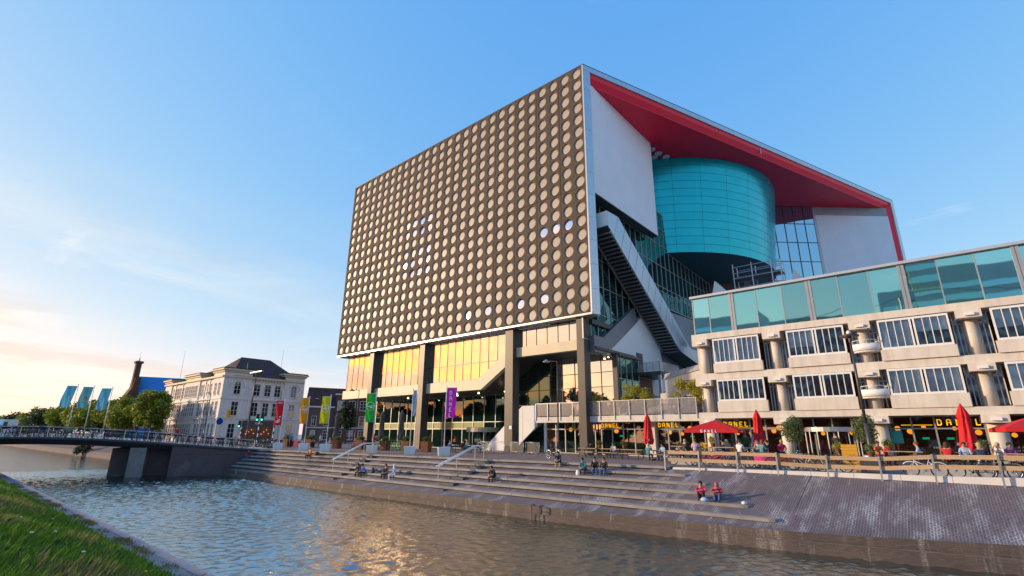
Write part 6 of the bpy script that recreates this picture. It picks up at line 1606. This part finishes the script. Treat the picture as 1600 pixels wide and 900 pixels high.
for x, l in ((-68.5, 'rusty planter nearest the white building, left of the orange banner'), (-62.8, 'rusty planter between the orange and yellow green banners'), (-56.9, 'rusty planter right of the yellow green banner'), (-52.2, 'rusty planter behind the top of the first handrail'), (-47.8, 'rusty planter right of the green banner'), (-44.2, 'rusty planter behind the green stools'), (-41.2, 'rusty planter between the limp blue flag and the purple banner')):
    corten(x * 1.03, 35.0 + (x + 55) * .05, l, .92)
def stool(x, y, label):
    t = empty('bar_stool', (x, y, 0), rnd.random(), label, 'stool', 'green bar stools round the high tables')
    build('seat', MB().box(-.19, .19, -.19, .19, .76, .80), BCOL['green'], t, local=True)
    for a in (-.16, .16):
        for b_ in (-.16, .16): build('leg', MB().bar((a, b_, .76), (a * 1.2, b_ * 1.2, 0), .035, .035, up=(1, 0, 0)), BCOL['green'], t, local=True)
    build('footrest', MB().box(-.18, .18, -.19, -.16, .28, .31), BCOL['green'], t, local=True)
sl = ['green bar stool farthest left, beside the rusty planter', 'green bar stool second from the left planter', 'green bar stool in the middle of the row, left of the limp flag', 'green bar stool right behind the limp blue flag', 'green bar stool second from the right end of its row', 'green bar stool at the right end, beside the planter']
for i, x in enumerate((-49.6, -48.6, -47.6, -46.6, -45.6, -44.7)): stool(x - 1.2, 35.4, sl[i])
for i, x in enumerate((-50.0, -47.4)):
    t = empty('high_table', (x, 36.2, 0), 0, ('left' if i == 0 else 'right') + 'hand high table behind the green bar stools', 'table', 'high tables on the left terrace')
    t['label'] = ('high table behind the left three green bar stools', 'high table behind the right three green bar stools')[i]
    build('top', MB().box(-1.1, 1.1, -.35, .35, 1.02, 1.07), M['wood_dark'], t, local=True)
    for a in (-.9, .9): build('leg', MB().box(a - .04, a + .04, -.04, .04, 0, 1.02), M['black'], t, local=True)
def small_table(x, y, label):
    t = empty('cafe_table', (x, y, 0), 0, label, 'table', 'small tables on the left terrace')
    build('top', MB().lathe((0, 0, .72), [(.42, 0), (.42, .035)], 16), M['white'], t, local=True); build('leg', MB().tube((0, 0, 0), (0, 0, .72), .035, 8).lathe((0, 0, 0), [(.26, 0), (.26, .03)], 12), M['black'], t, local=True)
cts = [(-65.3, 34.6, 'cafe table left of the second rusty planter'), (-59.6, 34.9, 'cafe table between the yellow green banner and its left planter'), (-54.4, 35.2, 'cafe table behind the foot of the green banner'), (-39.3, 37.0, 'cafe table of the group left of the purple banner'), (-37.4, 37.4, 'cafe table behind the purple banner base')]
for c in cts: small_table(*c)
def chair(x, y, rz, label):
    t = empty('cafe_chair', (x, y, DECK if -14.5 < x < 10 else 0), R_(rz), label, 'chair', 'cafe chairs under the seated diners')
    build('seat', MB().box(-.21, .21, -.2, .22, .41, .44), M['black'], t, local=True); build('backrest', MB().box(-.21, .21, .2, .23, .58, .84), M['black'], t, local=True)
    for a in (-.19, .19):
        build('leg', MB().box(a - .015, a + .015, -.2, -.17, 0, .41), M['black'], t, local=True); build('leg', MB().box(a - .015, a + .015, .195, .225, 0, .58), M['black'], t, local=True)
# diners: seated figures at the tables
D = [(-17.75, 36.6, 180, 'teal', 'jeans', 'grey', 'short', 'diner in a teal top with grey hair under the first closed parasol', 0), (-17.2, 38.1, -10, 'lightblue', 'navy', 'black', 'short', 'diner in a pale blue shirt under the first closed parasol', 0),
     (-14.35, 34.4, 160, 'black', 'black', 'blond', 'short', 'blond diner in black at the left end of the fence', 0), (-13.6, 34.5, 195, 'lilac', 'jeans', 'red', 'bun', 'diner in a lilac top seen from behind at the left end of the fence', 0),
     (-11.7, 35.35, 0, 'grey', 'navy', 'grey', 'short', 'grey haired diner under the open red parasol', 0), (-10.45, 33.75, 170, 'white', 'navy', 'brown', 'short', 'diner in a white shirt, left of the group by the closed parasol', 0), (-9.7, 35.25, 5, 'lightblue', 'navy', 'brown', 'short', 'diner in a pale blue shirt facing the canal in the group', 0), (-9.15, 33.8, 150, 'teal', 'jeans', 'red', 'long', 'diner with red hair and a denim jacket right of the group', 0),
     (-2.95, 33.6, 90, 'red', 'brown', 'black', 'long', 'diner in a red checked top facing right below the teal poster', 1), (-1.45, 33.5, -90, 'lightblue', 'grey', 'red', 'short', 'red haired diner in grey facing left below the glass doors', 1),
     (-.35, 33.0, 175, 'red', 'black', 'brown', 'long', 'brown haired diner in dark red seen from behind', 0), (.35, 34.6, 0, 'lightblue', 'black', 'brown', 'short', 'diner in pale blue between the two seen from behind', 0), (.9, 33.05, 185, 'navy', 'white', 'blond', 'long', 'blond diner in navy seen from behind by the closed parasol', 0),
     (2.0, 34.4, 20, 'purple', 'black', 'black', 'short', 'diner in purple near the right edge of the terrace', 0), (3.0, 34.4, -15, 'orange', 'black', 'brown', 'short', 'brown haired diner with bare arms at the right edge', 0),
     (-66.2, 34.5, -80, 'lightblue', 'khaki', 'brown', 'short', 'person in a light shirt at the cafe table beside the first planter', 1), (-64.4, 34.7, 90, 'white', 'black', 'black', 'short', 'person in white at the cafe table left of the second planter', 1),
     (-60.4, 35.0, -80, 'lightblue', 'black', 'blond', 'short', 'person in pale blue seated behind the yellow green banner base', 1), (-58.8, 35.0, 90, 'brown', 'black', 'brown', 'long', 'person in brown seated right of the yellow green banner base', 1),
     (-55.2, 35.3, -85, 'pink', 'black', 'blond', 'long', 'person in pink seated behind the green banner base', 1), (-53.6, 35.3, 90, 'lightblue', 'navy', 'grey', 'short', 'person in pale blue right of the green banner base', 1),
     (-40.1, 37.0, -85, 'lightblue', 'khaki', 'brown', 'short', 'person in a pale shirt and khaki trousers left of the purple banner', 1), (-38.5, 37.1, 90, 'black', 'black', 'black', 'short', 'person in black seated left of the purple banner base', 1), (-38.2, 37.6, -90, 'white', 'black', 'blond', 'long', 'blond person in white behind the purple banner base', 1), (-36.6, 37.5, 85, 'navy', 'jeans', 'brown', 'short', 'person in navy seated right of the purple banner pole', 1)]
for i, (x, y, rz, tp, bt_, hr, st_, lab, ch_) in enumerate(D):
    z = DECK if x > -14.5 and x < 10 else 0
    if z: y += .8
    person((x, y, z), rz, 'table' if i % 2 == 0 else 'sit', tp, bt_, hr, lab, 'short' if i % 3 == 0 else 'long', style=st_, skin='dark' if i in (8,) else None)
    if ch_: chair(x, y, rz, 'chair of the ' + lab)
for (x, y, rz, kd, tp, bt_, hr, st_, lab) in ((-13.9, 36.2, 20, 'table', 'white', 'jeans', 'brown', 'long', 'diner in white at a rear table left of the open red parasol pole'), (-12.2, 36.9, -40, 'sit', 'navy', 'jeans', 'black', 'short', 'diner in navy in the shade of the open red parasol'),
      (-8.6, 37.2, 15, 'sit', 'pink', 'black', 'blond', 'bun', 'blond diner in pink at the rear beside the left potted olive tree'), (-9.2, 36.6, -60, 'table', 'black', 'black', 'brown', 'short', 'diner in black at the rear left of the left potted olive tree'), (-5.9, 39.8, -10, 'stand', 'black', 'black', 'black', 'short', 'waiter in black standing in the restaurant entrance'),
      (-3.4, 36.3, 40, 'sit', 'orange', 'navy', 'brown', 'long', 'diner in orange behind the right potted olive tree'), (1.7, 36.4, -20, 'table', 'white', 'black', 'grey', 'short', 'grey haired diner in white right of the closed parasol farthest right'), (-15.9, 37.9, 170, 'sit', 'grey', 'black', 'black', 'short', 'diner in grey seen from behind right of the couple under the first parasol'),
      (-21.9, 38.8, 5, 'sit', 'white', 'navy', 'brown', 'short', 'lone diner in white on the second bench from the tower column')):
    person((x, y, DECK if x > -14.5 else 0), rz, kd, tp, bt_, hr, lab, 'short' if kd == 'table' else 'long', style=st_)
person((-11.2, 38.5, DECK), 10, 'stand', 'green', 'black', 'red', 'red haired person in green standing behind the group'); person((-10.55, 38.2, DECK), -30, 'stand', 'lightblue', 'grey', 'brown', 'person in a pale blue shirt standing beside the closed parasol')

# ------------------------------------------------------------------ potted trees, shrubs, board, barriers
for x, lab in ((-7.75, 'round potted olive tree left of the restaurant entrance'), (-3.85, 'round potted olive tree right of the entrance behind the black lamp post')):
    t = empty('potted_olive', (x, 36.8, DECK * .6), 0, lab, 'potted tree', 'potted olive trees')
    build('pot', MB().lathe((0, 0, 0), [(.28, 0), (.36, .15), (.38, .55), (.34, .6)], 16), M['galv'], t, True, True)
    build('trunk', MB().tube((0, 0, .5), (.04, 0, 1.35), .05, 8, 0, .035), M['bark'], t, True, True)
    rs = random.Random(x); cs = [(.42 * math.cos(k * 2.4) * (.4 + .6 * rs.random()), .42 * math.sin(k * 2.4) * (.4 + .6 * rs.random()), 1.5 + 1.05 * k / 11) for k in range(12)]
    link('crown', leaf_cloud('crown', cs, [.34 + .08 * rs.random() for _ in cs], 3600, .055, M['leaf_olive'], int(-x * 10)), t)
for (x, y, r, n, lab) in ((-22.2, 44.2, 1.55, 3600, 'tall golden green shrub behind the middle of the terrace balustrade'), (-17.3, 44.3, 1.5, 3600, 'wide golden green shrub at the right end of the terrace balustrade'), (-26.3, 43.7, .85, 1200, 'small green shrub on the terrace beside the dark tower column')):
    t = empty('terrace_shrub', (x, y, 3.6), 0, lab, 'shrub', 'shrubs on the terrace')
    build('planter', MB().box(-r * .6, r * .6, -.35, .35, 0, .8), M['concrete_grey'], t, local=True)
    rs = random.Random(x); cs, rr = [], []
    for k in range(18): a = rs.uniform(-1, 1); cs.append((a * r, rs.uniform(-.3, .3), 1.0 + rs.random() * r * (1.45 - abs(a) * .7))); rr.append(.36 + .16 * rs.random())
    g = MB()
    for c_ in cs: g.tube((c_[0] * .2, 0, .7), c_, .015, 4)
    build('stem', g, M['bark'], t, local=True); link('crown', leaf_cloud('crown', cs, rr, n, .075, M['leaf_yellow'] if r > .7 else M['leaf_box'], int(-x * 9)), t)
t = empty('menu_board', (-4.35, 33.0, 0), R_(8), 'orange slatted wooden menu board standing by the fence', 'board')
for k in range(8): build('slat', MB().box(-.36, .36, -.03 + k * .004, .0 + k * .004, .12 + k * .165, .275 + k * .165), M['wood_orange'], t, local=True)
for a in (-.33, .33): build('leg', MB().bar((a, .0, 0), (a, .06, 1.4), .05, .03, up=(1, 0, 0)), M['wood_orange'], t, local=True)
t = build('menu_board', MB().box(-13.75, -13.05, 36.2, 36.26, .75, 1.35), M['wood_orange']); props(t, 'small yellow board behind the diner in lilac', 'board')
def pot(x, y, z, label, m_='leaf_box', n=240, r=.2):
    if x > -14.5 and z < .8: y, z = y + .8, z + DECK
    t = empty('flower_pot', (x, y, z), 0, label, 'potted plant', 'small potted plants on the restaurant terrace')
    build('pot', MB().lathe((0, 0, 0), [(.12, 0), (.17, .25), (.18, .27)], 12), M['corten'], t, True, True)
    rs = random.Random(x); link('foliage', leaf_cloud('foliage', [(rs.uniform(-.12, .12), rs.uniform(-.12, .12), .36 + rs.random() * .15) for _ in range(5)], [r] * 5, n, .05, M[m_], int(abs(x) * 17)), t)
for x, y, z, l, mm in ((-22.9, 38.2, .76, 'pot plant on the bench table nearest the tower column', 'leaf_box'), (-20.4, 37.9, .76, 'pot plant on the second bench table from the tower column', 'leaf_box'), (-15.5, 37.5, .76, 'pot plant on the table right of the first closed parasol', 'leaf_box'), (-12.4, 34.6, .76, 'pot plant on the table below the open parasol', 'leaf_yellow'), (-12.6, 39.5, 1.0, 'left of two pot plants on the timber box by the round pillar', 'leaf_box'), (-11.9, 39.6, 1.0, 'right of two pot plants on the timber box by the round pillar', 'leaf_box'), (-5.0, 33.9, .9, 'yellow green plant beside the orange menu board', 'leaf_yellow'), (-2.7, 33.5, .76, 'pot plant on the table of the two facing diners', 'leaf_box'), (1.05, 33.9, .76, 'white flowering plant at the foot of the closed parasol farthest right', 'leaf_olive'), (-3.4, 32.9, .8, 'white flowering plant at the foot of the black lamp post', 'leaf_olive')):
    pot(x, y, z, l, mm)
t = build('timber_box', MB().box(-13.0, -11.5, 39.2, 39.9, 0, 1.0), M['wood_dark']); props(t, 'dark timber planter box in front of the round pillar', 'planter')
t = build('timber_stand', MB().box(-5.25, -4.75, 33.7, 34.1, 0, .9), M['steel_dark']); props(t, 'dark stand under the yellow green plant beside the menu board', 'stand')
t = build('timber_stand', MB().box(-3.75, -3.1, 32.7, 33.1, 0, .8), M['steel_dark']); props(t, 'dark stand with white flowers at the foot of the black lamp post', 'stand')
cv = empty('covered_scooter', (-8.7, 33.0, 0), R_(10), 'scooter under a bright pink cover behind the fence', 'scooter')
cv.scale = (.72, .72, .82)
build('cover', MB().grid([[(-.7, y_, z_) for y_, z_ in ((-.3, .45), (-.2, .85), (.2, .85), (.3, .45))], [(-.2, y_, z_) for y_, z_ in ((-.33, .4), (-.25, 1.0), (.25, 1.0), (.33, .4))], [(.45, y_, z_) for y_, z_ in ((-.3, .5), (-.2, 1.15), (.2, 1.15), (.3, .5))], [(.75, y_, z_) for y_, z_ in ((-.2, .5), (-.1, .85), (.1, .85), (.2, .5))]]), BCOL['pink'], cv, True, True)
for x in (-.5, .55): build('wheel', MB().torus((x, 0, .25), .2, .05, 16, 6), M['rubber'], cv, True, True)
def barrier(x0, x1, y, label):
    t = empty('crowd_barrier', ((x0 + x1) / 2, y, 0), 0, label, 'barrier', 'steel crowd barriers by the hall columns')
    w = (x1 - x0) / 2; g = MB(); g.path([(-w, 0, .12), (-w, 0, 1.08), (w, 0, 1.08), (w, 0, .12), (-w, 0, .12)], .022, 6); build('frame', g, M['galv'], t, True, True)
    for k in range(1, 20): build('bar', MB().tube((-w + 2 * w * k / 20, 0, .12), (-w + 2 * w * k / 20, 0, 1.08), .009, 4), M['galv'], t, local=True)
    for a in (-w * .7, w * .7): build('foot', MB().box(a - .02, a + .02, -.3, .3, 0, .05).bar((a, 0, .03), (a, 0, .14), .03, .03, up=(1, 0, 0)), M['galv'], t, local=True)
barrier(-40.2, -38.2, 41.2, 'steel crowd barrier left of the middle dark column, farther one'); barrier(-38.1, -36.1, 41.0, 'steel crowd barrier in front of the middle dark column')
barrier(-35.3, -33.5, 41.0, 'steel crowd barrier just right of the middle dark column'); barrier(-33.4, -31.6, 41.2, 'steel crowd barrier second right of the middle dark column')
t = build('pillar_notice', MB().box(-36.6, -36.25, 42.3, 42.345, 2.4, 2.75), M['letter_white']); props(t, 'small white notice on the middle dark column', 'notice')
t = build('red_hedge', MB().box(-71.5, -66.0, 34.6, 35.2, 0, .8), cmat('red_windbreak', (.35, .03, .05))); props(t, 'low dark red windbreak in front of the cafe porch', 'windbreak')
# anything left in the bicycle prototypes' store is removed
for n in list(protos):
    if n not in used:
        for c in [protos[n]] + [x for k in kids(protos[n]) for x in [k] + kids(k)]: bpy.data.objects.remove(c)
